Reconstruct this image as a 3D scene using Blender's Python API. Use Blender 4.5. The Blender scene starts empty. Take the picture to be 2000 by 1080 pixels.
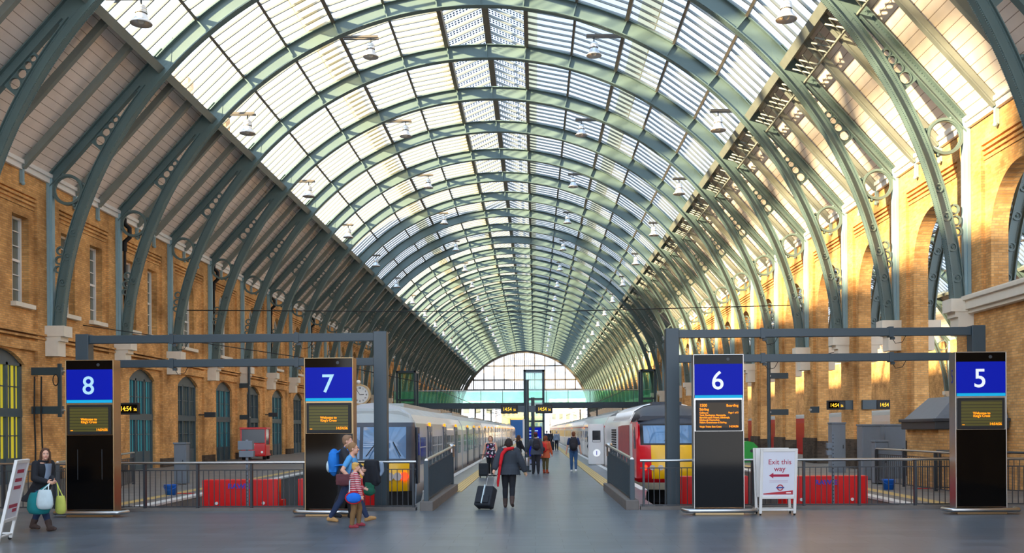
import bpy, bmesh, math, random
from math import sin, cos, pi, radians as R, sqrt, atan2
from mathutils import Vector as V, Matrix as M4, Euler

scn = bpy.context.scene
COL = scn.collection
random.seed(7)

# ------------------------------------------------------------------ camera
F = 1928.0                       # focal length in pixels of the 2000 px wide frame
EYE = 1.85
cam_data = bpy.data.cameras.new('camera')
cam_data.sensor_fit = 'HORIZONTAL'
cam_data.sensor_width = 36.0
cam_data.lens = 36.0 * F / 2000.0
cam_data.shift_x = -0.022
cam_data.shift_y = 0.1495
cam_data.clip_start = 0.1
cam_data.clip_end = 2000
cam = bpy.data.objects.new('camera', cam_data)
cam.location = (0, 0, EYE)
cam.rotation_euler = (pi / 2, 0.0065, 0)
COL.objects.link(cam)
scn.camera = cam

# ------------------------------------------------------------------ view
scn.view_settings.view_transform = 'Standard'
scn.view_settings.look = 'None'
scn.view_settings.gamma = 1.0
scn.view_settings.use_curve_mapping = False
scn.view_settings.exposure = 1.66
scn.cycles.use_denoising = True
scn.cycles.max_bounces = 10
scn.cycles.diffuse_bounces = 6
scn.cycles.transparent_max_bounces = 16
scn.cycles.sample_clamp_indirect = 6.0

# ------------------------------------------------------------------ sky and sun
SUN_TO = V((-0.80, -0.46, 0.225)).normalized()
world = bpy.data.worlds.new('sky')
scn.world = world
world.use_nodes = True
wn, wl = world.node_tree.nodes, world.node_tree.links
wn.clear()
w_out = wn.new('ShaderNodeOutputWorld')
w_bg = wn.new('ShaderNodeBackground')
w_tc = wn.new('ShaderNodeTexCoord')
w_sep = wn.new('ShaderNodeSeparateXYZ')
wl.new(w_tc.outputs['Generated'], w_sep.inputs[0])
w_grad = wn.new('ShaderNodeValToRGB')
w_grad.color_ramp.elements[0].position = 0.0
w_grad.color_ramp.elements[0].color = (1.25, 1.22, 1.18, 1)
w_grad.color_ramp.elements[1].position = 0.75
w_grad.color_ramp.elements[1].color = (0.34, 0.55, 0.86, 1)
wl.new(w_sep.outputs['Z'], w_grad.inputs[0])
w_noise = wn.new('ShaderNodeTexNoise')
w_noise.inputs['Scale'].default_value = 3.2
w_noise.inputs['Detail'].default_value = 6
wl.new(w_tc.outputs['Generated'], w_noise.inputs['Vector'])
w_cl = wn.new('ShaderNodeValToRGB')
w_cl.color_ramp.elements[0].position = 0.40
w_cl.color_ramp.elements[1].position = 0.62
wl.new(w_noise.outputs['Fac'], w_cl.inputs[0])
w_mix = wn.new('ShaderNodeMix'); w_mix.data_type = 'RGBA'
wl.new(w_cl.outputs[0], w_mix.inputs['Factor'])
wl.new(w_grad.outputs[0], w_mix.inputs['A'])
w_mix.inputs['B'].default_value = (0.56, 0.70, 0.92, 1)
# brighter sky round the low sun (behind and left of the camera)
w_dot = wn.new('ShaderNodeVectorMath'); w_dot.operation = 'DOT_PRODUCT'
wl.new(w_tc.outputs['Generated'], w_dot.inputs[0])
w_dot.inputs[1].default_value = V((-0.45, -0.85, 0.30)).normalized()
w_glow = wn.new('ShaderNodeMapRange')
w_glow.inputs['From Min'].default_value = 0.05
w_glow.inputs['From Max'].default_value = 1.0
w_glow.inputs['To Min'].default_value = 1.0
w_glow.inputs['To Max'].default_value = 2.6
wl.new(w_dot.outputs['Value'], w_glow.inputs['Value'])
wl.new(w_mix.outputs['Result'], w_bg.inputs['Color'])
w_mul = wn.new('ShaderNodeMath'); w_mul.operation = 'MULTIPLY'
w_mul.inputs[1].default_value = 0.56
wl.new(w_glow.outputs[0], w_mul.inputs[0])
wl.new(w_mul.outputs[0], w_bg.inputs['Strength'])
wl.new(w_bg.outputs[0], w_out.inputs[0])

sun_d = bpy.data.lights.new('sun', 'SUN')
sun_d.energy = 10.5
sun_d.color = (1.0, 0.75, 0.43)
sun_d.angle = R(2.0)
sun = bpy.data.objects.new('sun', sun_d)
sun.rotation_euler = SUN_TO.to_track_quat('Z', 'Y').to_euler()
sun.location = (-60, -40, 60)
COL.objects.link(sun)

# ------------------------------------------------------------------ materials
def lin(c):
    return tuple((x / 12.92 if x <= 0.04045 else ((x + 0.055) / 1.055) ** 2.4) for x in [v / 255.0 for v in c])

def pm(name, rgb, rough=0.5, metal=0.0, var=0.12, scale=4.0, bump=0.0, spec=0.5, coat=0.0, detail=4):
    m = bpy.data.materials.new(name); m.use_nodes = True
    n, l = m.node_tree.nodes, m.node_tree.links
    p = n['Principled BSDF']
    p.inputs['Roughness'].default_value = rough
    p.inputs['Metallic'].default_value = metal
    p.inputs['Specular IOR Level'].default_value = spec
    p.inputs['Coat Weight'].default_value = coat
    c = lin(rgb) if max(rgb) > 1.0 else rgb
    tc = n.new('ShaderNodeTexCoord'); nz = n.new('ShaderNodeTexNoise')
    nz.inputs['Scale'].default_value = scale; nz.inputs['Detail'].default_value = detail
    l.new(tc.outputs['Object'], nz.inputs['Vector'])
    mx = n.new('ShaderNodeMix'); mx.data_type = 'RGBA'
    l.new(nz.outputs['Fac'], mx.inputs['Factor'])
    mx.inputs['A'].default_value = (*[max(0, v * (1 - var)) for v in c], 1)
    mx.inputs['B'].default_value = (*[min(1, v * (1 + var)) for v in c], 1)
    l.new(mx.outputs['Result'], p.inputs['Base Color'])
    if bump:
        b = n.new('ShaderNodeBump'); b.inputs['Strength'].default_value = bump
        b.inputs['Distance'].default_value = 0.02
        l.new(nz.outputs['Fac'], b.inputs['Height']); l.new(b.outputs[0], p.inputs['Normal'])
    return m

def emit(name, rgb, strength=1.0):
    m = bpy.data.materials.new(name); m.use_nodes = True
    n, l = m.node_tree.nodes, m.node_tree.links
    p = n['Principled BSDF']
    c = lin(rgb)
    p.inputs['Base Color'].default_value = (*[v * .35 for v in c], 1); p.inputs['Specular IOR Level'].default_value = .15
    p.inputs['Emission Color'].default_value = (*c, 1)
    p.inputs['Emission Strength'].default_value = strength
    return m

def mathn(n, op, *vals):
    k = n.new('ShaderNodeMath'); k.operation = op
    return k

def brick(name, c1, c2, cm, bw=0.24, bh=0.08, stain=0.55):
    m = bpy.data.materials.new(name); m.use_nodes = True
    n, l = m.node_tree.nodes, m.node_tree.links
    p = n['Principled BSDF']; p.inputs['Roughness'].default_value = 0.85
    p.inputs['Specular IOR Level'].default_value = 0.2
    g = n.new('ShaderNodeNewGeometry'); s = n.new('ShaderNodeSeparateXYZ')
    l.new(g.outputs['Position'], s.inputs[0])
    a = n.new('ShaderNodeMath'); a.operation = 'ADD'
    l.new(s.outputs['X'], a.inputs[0]); l.new(s.outputs['Y'], a.inputs[1])
    cb = n.new('ShaderNodeCombineXYZ')
    l.new(a.outputs[0], cb.inputs[0]); l.new(s.outputs['Z'], cb.inputs[1])
    bt = n.new('ShaderNodeTexBrick')
    l.new(cb.outputs[0], bt.inputs['Vector'])
    bt.inputs['Scale'].default_value = 1.0
    bt.inputs['Brick Width'].default_value = bw
    bt.inputs['Row Height'].default_value = bh
    bt.inputs['Mortar Size'].default_value = 0.009
    bt.inputs['Mortar Smooth'].default_value = 0.2
    bt.inputs['Bias'].default_value = -0.1
    bt.inputs['Color1'].default_value = (*lin(c1), 1)
    bt.inputs['Color2'].default_value = (*lin(c2), 1)
    bt.inputs['Mortar'].default_value = (*lin(cm), 1)
    nz = n.new('ShaderNodeTexNoise'); nz.inputs['Scale'].default_value = 0.7
    nz.inputs['Detail'].default_value = 7; nz.inputs['Roughness'].default_value = 0.65
    l.new(g.outputs['Position'], nz.inputs['Vector'])
    rp = n.new('ShaderNodeValToRGB')
    rp.color_ramp.elements[0].position = 0.33; rp.color_ramp.elements[0].color = (stain, stain * 0.92, stain * 0.85, 1)
    rp.color_ramp.elements[1].position = 0.60; rp.color_ramp.elements[1].color = (1.08, 1.05, 1.0, 1)
    l.new(nz.outputs['Fac'], rp.inputs[0])
    mx = n.new('ShaderNodeMix'); mx.data_type = 'RGBA'; mx.blend_type = 'MULTIPLY'
    mx.inputs['Factor'].default_value = 1.0
    l.new(bt.outputs['Color'], mx.inputs['A']); l.new(rp.outputs[0], mx.inputs['B'])
    l.new(mx.outputs['Result'], p.inputs['Base Color'])
    b = n.new('ShaderNodeBump'); b.inputs['Strength'].default_value = 0.5; b.inputs['Distance'].default_value = 0.01
    b.invert = True
    l.new(bt.outputs['Fac'], b.inputs['Height']); l.new(b.outputs[0], p.inputs['Normal'])
    return m

def striped(name, c1, c2, axis='Z', period=0.3, duty=0.06, rough=0.7, var=0.12, vec='position', rot=None):
    """base colour c1 with thin lines of c2 every period along an axis of the position (or object) vector"""
    m = bpy.data.materials.new(name); m.use_nodes = True
    n, l = m.node_tree.nodes, m.node_tree.links
    p = n['Principled BSDF']; p.inputs['Roughness'].default_value = rough
    if vec == 'position':
        g = n.new('ShaderNodeNewGeometry'); src = g.outputs['Position']
    else:
        g = n.new('ShaderNodeTexCoord'); src = g.outputs['Object']
    s = n.new('ShaderNodeSeparateXYZ'); l.new(src, s.inputs[0])
    d = n.new('ShaderNodeMath'); d.operation = 'DIVIDE'; l.new(s.outputs[axis], d.inputs[0]); d.inputs[1].default_value = period
    f = n.new('ShaderNodeMath'); f.operation = 'FRACT'; l.new(d.outputs[0], f.inputs[0])
    c = n.new('ShaderNodeMath'); c.operation = 'LESS_THAN'; l.new(f.outputs[0], c.inputs[0]); c.inputs[1].default_value = duty
    nz = n.new('ShaderNodeTexNoise'); nz.inputs['Scale'].default_value = 1.5; nz.inputs['Detail'].default_value = 5
    l.new(src, nz.inputs['Vector'])
    m1 = n.new('ShaderNodeMix'); m1.data_type = 'RGBA'
    a = lin(c1)
    m1.inputs['A'].default_value = (*[v * (1 - var) for v in a], 1); m1.inputs['B'].default_value = (*[min(1, v * (1 + var)) for v in a], 1)
    l.new(nz.outputs['Fac'], m1.inputs['Factor'])
    m2 = n.new('ShaderNodeMix'); m2.data_type = 'RGBA'
    l.new(c.outputs[0], m2.inputs['Factor']); l.new(m1.outputs['Result'], m2.inputs['A'])
    m2.inputs['B'].default_value = (*lin(c2), 1)
    l.new(m2.outputs['Result'], p.inputs['Base Color'])
    return m

def glass(name, tint=(1, 1, 1), clear=0.8, dirt=(0.85, 0.9, 0.95), gloss=0.06, rough=0.05):
    """thin pane: mostly clear, a little dirt that scatters light, a little mirror"""
    m = bpy.data.materials.new(name); m.use_nodes = True
    n, l = m.node_tree.nodes, m.node_tree.links
    n.remove(n['Principled BSDF']); out = n['Material Output']
    t = n.new('ShaderNodeBsdfTransparent'); t.inputs[0].default_value = (*tint, 1)
    tr = n.new('ShaderNodeBsdfTranslucent'); tr.inputs[0].default_value = (*dirt, 1)
    gl = n.new('ShaderNodeBsdfGlossy'); gl.inputs['Roughness'].default_value = rough
    g = n.new('ShaderNodeNewGeometry'); nz = n.new('ShaderNodeTexNoise'); nz.inputs['Scale'].default_value = 0.9
    nz.inputs['Detail'].default_value = 4
    l.new(g.outputs['Position'], nz.inputs['Vector'])
    mr = n.new('ShaderNodeMapRange'); mr.inputs['From Min'].default_value = 0.3; mr.inputs['From Max'].default_value = 0.7
    mr.inputs['To Min'].default_value = max(0, 1 - clear - 0.1); mr.inputs['To Max'].default_value = min(1, 1 - clear + 0.1)
    l.new(nz.outputs['Fac'], mr.inputs['Value'])
    a = n.new('ShaderNodeMixShader'); l.new(mr.outputs[0], a.inputs[0]); l.new(t.outputs[0], a.inputs[1]); l.new(tr.outputs[0], a.inputs[2])
    b = n.new('ShaderNodeMixShader'); b.inputs[0].default_value = gloss
    l.new(a.outputs[0], b.inputs[1]); l.new(gl.outputs[0], b.inputs[2])
    l.new(b.outputs[0], out.inputs[0])
    return m

def pv_glass():
    """solar cells in rows laminated in clear glass"""
    m = bpy.data.materials.new('solar_cell_glass'); m.use_nodes = True
    n, l = m.node_tree.nodes, m.node_tree.links
    p = n['Principled BSDF']; out = n['Material Output']
    p.inputs['Base Color'].default_value = (*lin((46, 66, 120)), 1); p.inputs['Roughness'].default_value = 0.25
    t = n.new('ShaderNodeBsdfTransparent'); t.inputs[0].default_value = (0.93, 0.97, 1, 1)
    g = n.new('ShaderNodeNewGeometry'); s = n.new('ShaderNodeSeparateXYZ'); l.new(g.outputs['Position'], s.inputs[0])
    def cell(sock, period, duty, off=0.0):
        a = n.new('ShaderNodeMath'); a.operation = 'MULTIPLY_ADD'; l.new(sock, a.inputs[0]); a.inputs[1].default_value = 1 / period; a.inputs[2].default_value = off
        f = n.new('ShaderNodeMath'); f.operation = 'FRACT'; l.new(a.outputs[0], f.inputs[0])
        c = n.new('ShaderNodeMath'); c.operation = 'LESS_THAN'; l.new(f.outputs[0], c.inputs[0]); c.inputs[1].default_value = duty
        return c.outputs[0]
    x1 = cell(s.outputs['X'], 0.15, 0.55)
    y1 = cell(s.outputs['Y'], 0.254, 0.62)
    y2 = cell(s.outputs['Y'], 1.0, 0.60)
    y3 = cell(s.outputs['Y'], 1.01667, 0.56, .12)
    k = n.new('ShaderNodeMath'); k.operation = 'MULTIPLY'; l.new(x1, k.inputs[0]); l.new(y1, k.inputs[1])
    k2 = n.new('ShaderNodeMath'); k2.operation = 'MULTIPLY'; l.new(k.outputs[0], k2.inputs[0]); l.new(y3, k2.inputs[1])
    a = n.new('ShaderNodeMixShader'); l.new(k2.outputs[0], a.inputs[0]); l.new(t.outputs[0], a.inputs[1]); l.new(p.outputs[0], a.inputs[2])
    l.new(a.outputs[0], out.inputs[0])
    return m

def paving(name, c, joint, w=0.9, h=0.45, rough=0.32):
    m = bpy.data.materials.new(name); m.use_nodes = True
    n, l = m.node_tree.nodes, m.node_tree.links
    p = n['Principled BSDF']
    g = n.new('ShaderNodeNewGeometry')
    bt = n.new('ShaderNodeTexBrick'); l.new(g.outputs['Position'], bt.inputs['Vector'])
    bt.inputs['Scale'].default_value = 1.0; bt.inputs['Brick Width'].default_value = w; bt.inputs['Row Height'].default_value = h
    bt.inputs['Mortar Size'].default_value = 0.006
    a = lin(c)
    bt.inputs['Color1'].default_value = (*[v * 0.88 for v in a], 1); bt.inputs['Color2'].default_value = (*[v * 1.14 for v in a], 1)
    bt.inputs['Mortar'].default_value = (*lin(joint), 1)
    nz = n.new('ShaderNodeTexNoise'); nz.inputs['Scale'].default_value = 1.3; nz.inputs['Detail'].default_value = 6
    l.new(g.outputs['Position'], nz.inputs['Vector'])
    mx = n.new('ShaderNodeMix'); mx.data_type = 'RGBA'; mx.blend_type = 'MULTIPLY'; mx.inputs['Factor'].default_value = 0.6
    l.new(bt.outputs['Color'], mx.inputs['A'])
    rp = n.new('ShaderNodeValToRGB'); rp.color_ramp.elements[0].color = (0.85, 0.85, 0.85, 1); rp.color_ramp.elements[0].position = 0.3
    rp.color_ramp.elements[1].color = (1.1, 1.1, 1.1, 1); rp.color_ramp.elements[1].position = 0.65
    l.new(nz.outputs['Fac'], rp.inputs[0]); l.new(rp.outputs[0], mx.inputs['B'])
    l.new(mx.outputs['Result'], p.inputs['Base Color'])
    mr = n.new('ShaderNodeMapRange'); l.new(nz.outputs['Fac'], mr.inputs['Value'])
    mr.inputs['To Min'].default_value = rough; mr.inputs['To Max'].default_value = rough + 0.02
    l.new(mr.outputs[0], p.inputs['Roughness'])
    return m

MT = {}
MT['brick'] = brick('stock_brick', (232, 182, 118), (202, 150, 88), (186, 152, 112))
MT['brick_lit'] = MT['brick']
MT['brick_dark'] = brick('dark_brick', (92, 80, 70), (66, 58, 52), (88, 78, 68))
MT['stone'] = pm('pale_stone', (222, 214, 196), 0.7, var=0.1, scale=3)
MT['white'] = pm('white_paint', (232, 230, 224), 0.5, var=0.05)
MT['iron'] = pm('teal_iron', (92, 113, 112), 0.45, var=0.14, scale=1.2, bump=0.05)
MT['iron_pale'] = pm('pale_teal_iron', (140, 170, 178), 0.45, var=0.1)
MT['rafter'] = pm('grey_rafter', (128, 134, 126), 0.55, var=0.12)
MT['lining'] = striped('timber_boarding', (240, 228, 216), (160, 142, 126), 'Z', 0.235, 0.075, 0.65)
MT['bar'] = pm('glazing_bar', (112, 118, 116), 0.45, var=0.1)
MT['purlin'] = pm('purlin_brown', (98, 92, 82), 0.5, var=0.2, scale=2)
MT['glass'] = glass('roof_glass', (0.95, 0.98, 1.0), 0.95)
MT['pv'] = pv_glass()
MT['walkboard'] = glass('roof_walkway_sheet', (0.75, 0.68, 0.5), 0.4, (0.8, 0.66, 0.36))
MT['floor'] = paving('slate_paving', (97, 105, 112), (64, 70, 76), rough=0.30)
MT['platform'] = paving('platform_paving', (120, 118, 114), (86, 84, 82), 0.6, 0.6, 0.5)
MT['tactile'] = striped('tactile_yellow', (205, 176, 110), (160, 134, 80), 'X', 0.1, 0.3, 0.6)
MT['edge_white'] = pm('platform_edge_white', (214, 212, 206), 0.6, var=0.1)
MT['ballast'] = pm('track_ballast', (64, 58, 52), 0.9, var=0.6, scale=18, bump=0.8)
MT['black_wall'] = pm('sooty_wall', (52, 48, 44), 0.9, var=0.4, scale=4)
MT['steel'] = pm('brushed_steel', (190, 188, 184), 0.28, 1.0, var=0.08)
MT['bronze'] = pm('warm_steel', (176, 150, 112), 0.35, 0.9, var=0.06)
MT['slate_paint'] = pm('slate_grey_paint', (50, 66, 74), 0.4, var=0.06)
MT['dark_paint'] = pm('charcoal_paint', (52, 56, 60), 0.45, var=0.08)
MT['black'] = pm('black_gloss', (6, 6, 7), 0.06, var=0.1, spec=0.16)
MT['black_matt'] = pm('matt_black', (18, 18, 19), 0.6)
MT['blue_sign'] = emit('blue_sign_face', (0, 22, 165), 0.24)
MT['cyan_sign'] = emit('cyan_strip', (20, 170, 220), 0.25)
MT['digit'] = emit('pale_digit', (170, 214, 236), 0.28)
MT['digit_white'] = emit('white_digit', (228, 234, 240), 0.28)
MT['digit_blue'] = pm('blue_number_print', (40, 50, 130), 0.4)
MT['led_bg'] = striped('led_board', (92, 84, 18), (14, 13, 6), 'Z', 0.066, 0.16, 0.5)
MT['led'] = emit('led_orange', (255, 140, 16), .62)
MT['led_yellow'] = emit('led_yellow', (255, 196, 50), .55)
MT['led_dim'] = pm('led_board_brown', (62, 44, 10), 0.5)
MT['red_paint'] = pm('red_paint', (226, 12, 14), 0.35, var=0.06, coat=0.2)
MT['rawie_blue'] = pm('blue_lettering', (70, 60, 190), 0.4)
MT['concrete'] = pm('kerb_concrete', (112, 106, 100), 0.8, var=0.2, scale=5, bump=0.2)
MT['lamp'] = pm('lamp_metal', (226, 224, 220), 0.25, 0.6, var=0.05)
MT['rubber'] = pm('black_rubber', (22, 22, 22), 0.8)
MT['cab_grey'] = pm('cabinet_grey', (112, 120, 128), 0.5, var=0.08)
MT['door_teal'] = pm('door_paint', (70, 88, 96), 0.45, var=0.08)
# ------------------------------------------------------------------ mesh building helpers
class MB:
    """collects shapes and links them as one mesh object"""
    def __init__(s): s.v = []; s.f = []; s.m = []; s.sm = []
    def add(s, verts, faces, mi=0, smooth=False):
        o = len(s.v); s.v += [tuple(v) for v in verts]
        for f in faces: s.f.append([i + o for i in f]); s.m.append(mi); s.sm.append(smooth)
        return s
    def box(s, x0, x1, y0, y1, z0, z1, mi=0, mat=None):
        vs = [V((x, y, z)) for x in (x0, x1) for y in (y0, y1) for z in (z0, z1)]
        if mat is not None: vs = [mat @ v for v in vs]
        return s.add(vs, [(0, 1, 3, 2), (4, 6, 7, 5), (0, 4, 5, 1), (2, 3, 7, 6), (0, 2, 6, 4), (1, 5, 7, 3)], mi)
    def cbox(s, c, size, mi=0, rot=None):
        m = M4.Translation(V(c))
        if rot is not None: m = m @ Euler(rot).to_matrix().to_4x4()
        a, b, d = [q / 2 for q in size]
        return s.box(-a, a, -b, b, -d, d, mi, m)
    def beam(s, p, q, w, h, mi=0, up=(0, 0, 1)):
        """rectangular bar from p to q; w across, h along up"""
        p, q = V(p), V(q); d = (q - p); L = d.length
        if L < 1e-6: return s
        d.normalize(); u = V(up); x = d.cross(u)
        if x.length < 1e-4: x = d.cross(V((1, 0, 0)))
        x.normalize(); u = x.cross(d).normalized()
        vs = []
        for e in (p, q):
            for a, b in ((-1, -1), (1, -1), (1, 1), (-1, 1)): vs.append(e + x * (a * w / 2) + u * (b * h / 2))
        return s.add(vs, [(0, 1, 2, 3), (7, 6, 5, 4), (0, 4, 5, 1), (1, 5, 6, 2), (2, 6, 7, 3), (3, 7, 4, 0)], mi)
    def cyl(s, p, q, r0, r1=None, n=12, mi=0, smooth=True, cap=True):
        p, q = V(p), V(q); r1 = r0 if r1 is None else r1
        d = (q - p).normalized(); x = d.orthogonal().normalized(); y = d.cross(x)
        vs = []
        for e, r in ((p, r0), (q, r1)):
            for i in range(n): a = 2 * pi * i / n; vs.append(e + x * (cos(a) * r) + y * (sin(a) * r))
        s.add(vs, [(i, (i + 1) % n, n + (i + 1) % n, n + i) for i in range(n)], mi, smooth)
        if cap: s.add(vs, [tuple(reversed(range(n))), tuple(range(n, 2 * n))], mi)
        return s
    def tube(s, pts, r, n=8, mi=0, closed=False, flat=1.0):
        pts = [V(p) for p in pts]; m = len(pts); vs = []; prev = None
        for i, p in enumerate(pts):
            a = pts[i - 1] if (i or closed) else p; b = pts[(i + 1) % m] if (i < m - 1 or closed) else p
            d = (b - a).normalized()
            x = d.orthogonal() if prev is None else prev - d * prev.dot(d)
            x.normalize(); prev = x; y = d.cross(x)
            rr = r[i] if isinstance(r, (list, tuple)) else r
            for k in range(n): t = 2 * pi * k / n; vs.append(p + x * (cos(t) * rr) + y * (sin(t) * rr * flat))
        fs = []
        for i in range(m if closed else m - 1):
            j = (i + 1) % m
            for k in range(n): fs.append((i * n + k, i * n + (k + 1) % n, j * n + (k + 1) % n, j * n + k))
        s.add(vs, fs, mi, True)
        if not closed: s.add(vs, [tuple(reversed(range(n))), tuple(range((m - 1) * n, m * n))], mi)
        return s
    def lathe(s, prof, n=16, c=(0, 0, 0), mi=0, axis='Z'):
        c = V(c); vs = []
        for r, z in prof:
            for i in range(n):
                a = 2 * pi * i / n
                p = (cos(a) * r, sin(a) * r, z) if axis == 'Z' else (cos(a) * r, z, sin(a) * r) if axis == 'Y' else (z, cos(a) * r, sin(a) * r)
                vs.append(c + V(p))
        fs = []
        for j in range(len(prof) - 1):
            for i in range(n): fs.append((j * n + i, j * n + (i + 1) % n, (j + 1) * n + (i + 1) % n, (j + 1) * n + i))
        return s.add(vs, fs, mi, True)
    def ring(s, c, r0, r1, y0, y1, n=32, mi=0):
        """flat hoop in the XZ plane"""
        vs = []; c = V(c)
        for r, y in ((r0, y0), (r1, y0), (r1, y1), (r0, y1)):
            for i in range(n): a = 2 * pi * i / n; vs.append(c + V((cos(a) * r, y, sin(a) * r)))
        fs = []
        for j in range(4):
            k = (j + 1) % 4
            for i in range(n): fs.append((j * n + i, j * n + (i + 1) % n, k * n + (i + 1) % n, k * n + i))
        return s.add(vs, fs, mi)
    def prism(s, poly, y0, y1, mi=0, plane='XZ', mat=None):
        """polygon given in a plane, extruded along the third axis"""
        n = len(poly)
        def P(a, b, t): return {'XZ': V((a, t, b)), 'YZ': V((t, a, b)), 'XY': V((a, b, t))}[plane]
        vs = [P(a, b, y0) for a, b in poly] + [P(a, b, y1) for a, b in poly]
        if mat is not None: vs = [mat @ v for v in vs]
        s.add(vs, [tuple(range(n)), tuple(reversed(range(n, 2 * n)))], mi)
        return s.add(vs, [(i, n + i, n + (i + 1) % n, (i + 1) % n) for i in range(n)], mi)
    def loft(s, rings, mi=0, smooth=True, cap=True, closed=True):
        n = len(rings[0]); vs = [p for r in rings for p in r]; fs = []
        for j in range(len(rings) - 1):
            for i in range(n if closed else n - 1):
                fs.append((j * n + i, j * n + (i + 1) % n, (j + 1) * n + (i + 1) % n, (j + 1) * n + i))
        s.add(vs, fs, mi, smooth)
        if cap: s.add(vs, [tuple(reversed(range(n))), tuple(range((len(rings) - 1) * n, len(rings) * n))], mi)
        return s
    def ball(s, c, r, n=10, mi=0, rot=None):
        """ellipsoid; r may be a triple"""
        r = (r, r, r) if not isinstance(r, (tuple, list)) else r
        c = V(c); E = Euler(rot).to_matrix() if rot is not None else None; rings = []
        for j in range(n + 1):
            t = pi * j / n; z = -cos(t); q = max(sin(t), 0.02); ring = []
            for i in range(2 * n):
                a = 2 * pi * i / (2 * n); p = V((cos(a) * q * r[0], sin(a) * q * r[1], z * r[2]))
                if E is not None: p = E @ p
                ring.append(c + p)
            rings.append(ring)
        return s.loft(rings, mi)
    def cap(s, p, q, r0, r1, n=12, mi=0):
        """tapered limb with round ends"""
        p, q = V(p), V(q); d = q - p; L = d.length
        if L < 1e-5: return s.ball(p, r0)
        d.normalize(); x = d.orthogonal().normalized(); y = d.cross(x); rings = []
        def rg(c, r): rings.append([c + x * (cos(2 * pi * i / n) * r) + y * (sin(2 * pi * i / n) * r) for i in range(n)])
        for t in (85, 60, 30): rg(p - d * (r0 * sin(R(t))), r0 * cos(R(t)))
        rg(p, r0); rg(q, r1)
        for t in (30, 60, 85): rg(q + d * (r1 * sin(R(t))), r1 * cos(R(t)))
        return s.loft(rings, mi)
    def mesh(s, name, mats):
        me = bpy.data.meshes.new(name); me.from_pydata(s.v, [], s.f)
        for m in (mats if isinstance(mats, (list, tuple)) else [mats]): me.materials.append(MT[m] if isinstance(m, str) else m)
        me.polygons.foreach_set('material_index', s.m); me.polygons.foreach_set('use_smooth', s.sm)
        bm = bmesh.new(); bm.from_mesh(me); bmesh.ops.recalc_face_normals(bm, faces=bm.faces); bm.to_mesh(me); bm.free()
        me.update(); return me
    def build(s, name, mats, parent=None, loc=None, bevel=0, rot=None):
        return put(name, s.mesh(name, mats), parent, loc, bevel, rot)

def put(name, me, parent=None, loc=None, bevel=0, rot=None):
    o = bpy.data.objects.new(name, me); COL.objects.link(o)
    if parent is not None: o.parent = parent
    if loc is not None: o.location = loc
    if rot is not None: o.rotation_euler = rot
    if bevel:
        b = o.modifiers.new('bevel', 'BEVEL'); b.width = bevel; b.segments = 2; b.limit_method = 'ANGLE'; b.angle_limit = R(40)
    return o

def tag(o, label, cat, group=None):
    o['label'] = label; o['category'] = cat
    if group: o['group'] = group
    return o

def thing(name, label, cat, loc=(0, 0, 0), rz=0.0, group=None):
    o = bpy.data.objects.new(name, None); COL.objects.link(o); o.empty_display_size = 0.2
    o.location = loc; o.rotation_euler = (0, 0, rz)
    return tag(o, label, cat, group)

def struct(o): o['kind'] = 'structure'; return o

def dup(root, loc, rz=None, label=None, group=None):
    r = root.copy(); COL.objects.link(r); r.location = loc
    if rz is not None: r.rotation_euler = (0, 0, rz)
    if label: r['label'] = label
    if group: r['group'] = group
    for ch in list(root.children):
        c = ch.copy(); COL.objects.link(c); c.parent = r
        for g in list(ch.children):
            d = g.copy(); COL.objects.link(d); d.parent = c
    return r

ORD = ['first', 'second', 'third', 'fourth', 'fifth', 'sixth', 'seventh', 'eighth', 'ninth', 'tenth', 'eleventh', 'twelfth', 'thirteenth',
       'fourteenth', 'fifteenth', 'sixteenth', 'seventeenth', 'eighteenth', 'nineteenth', 'twentieth']
ORD += ['twenty-' + o for o in ORD[:9]] + ['thirtieth'] + ['thirty-' + o for o in ORD[:9]] + ['fortieth']

def plate(outline, holes=(), t=0.1):
    """flat plate with holes, as a temporary mesh in its own XY plane, thickness t along Z"""
    cu = bpy.data.curves.new('plate', 'CURVE'); cu.dimensions = '2D'; cu.fill_mode = 'BOTH'; cu.extrude = t / 2
    for poly in [outline] + list(holes):
        sp = cu.splines.new('POLY'); sp.points.add(len(poly) - 1)
        for p, (a, b) in zip(sp.points, poly): p.co = (a, b, 0, 1)
        sp.use_cyclic_u = True
    ob = bpy.data.objects.new('plate', cu); me = bpy.data.meshes.new_from_object(ob)
    vs = [tuple(v.co) for v in me.vertices]; fs = [tuple(p.vertices) for p in me.polygons]
    bpy.data.objects.remove(ob); bpy.data.curves.remove(cu); bpy.data.meshes.remove(me)
    return vs, fs

def add_plate(mb, outline, holes, t, fn, mi=0):
    vs, fs = plate(outline, holes, t)
    return mb.add([fn(*v) for v in vs], fs, mi)

_txt = {}
def text(s, size, name, mat, parent, loc, rot=(pi / 2, 0, 0), align='CENTER', depth=0.004, bold=0.0, sx=1.0, shear=0.0):
    key = (s, size, align, depth, bold, shear)
    cu = bpy.data.curves.new('text', 'FONT'); cu.body = s; cu.size = size; cu.align_x = align; cu.extrude = depth; cu.offset = bold; cu.shear = shear
    cu.resolution_u = 4
    ob = bpy.data.objects.new('text', cu); me = bpy.data.meshes.new_from_object(ob)
    bpy.data.objects.remove(ob); bpy.data.curves.remove(cu)
    me.name = name; me.materials.clear(); me.materials.append(MT[mat])
    o = put(name, me, parent, loc, 0, rot); o.scale = (sx, 1, 1)
    return o

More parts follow.
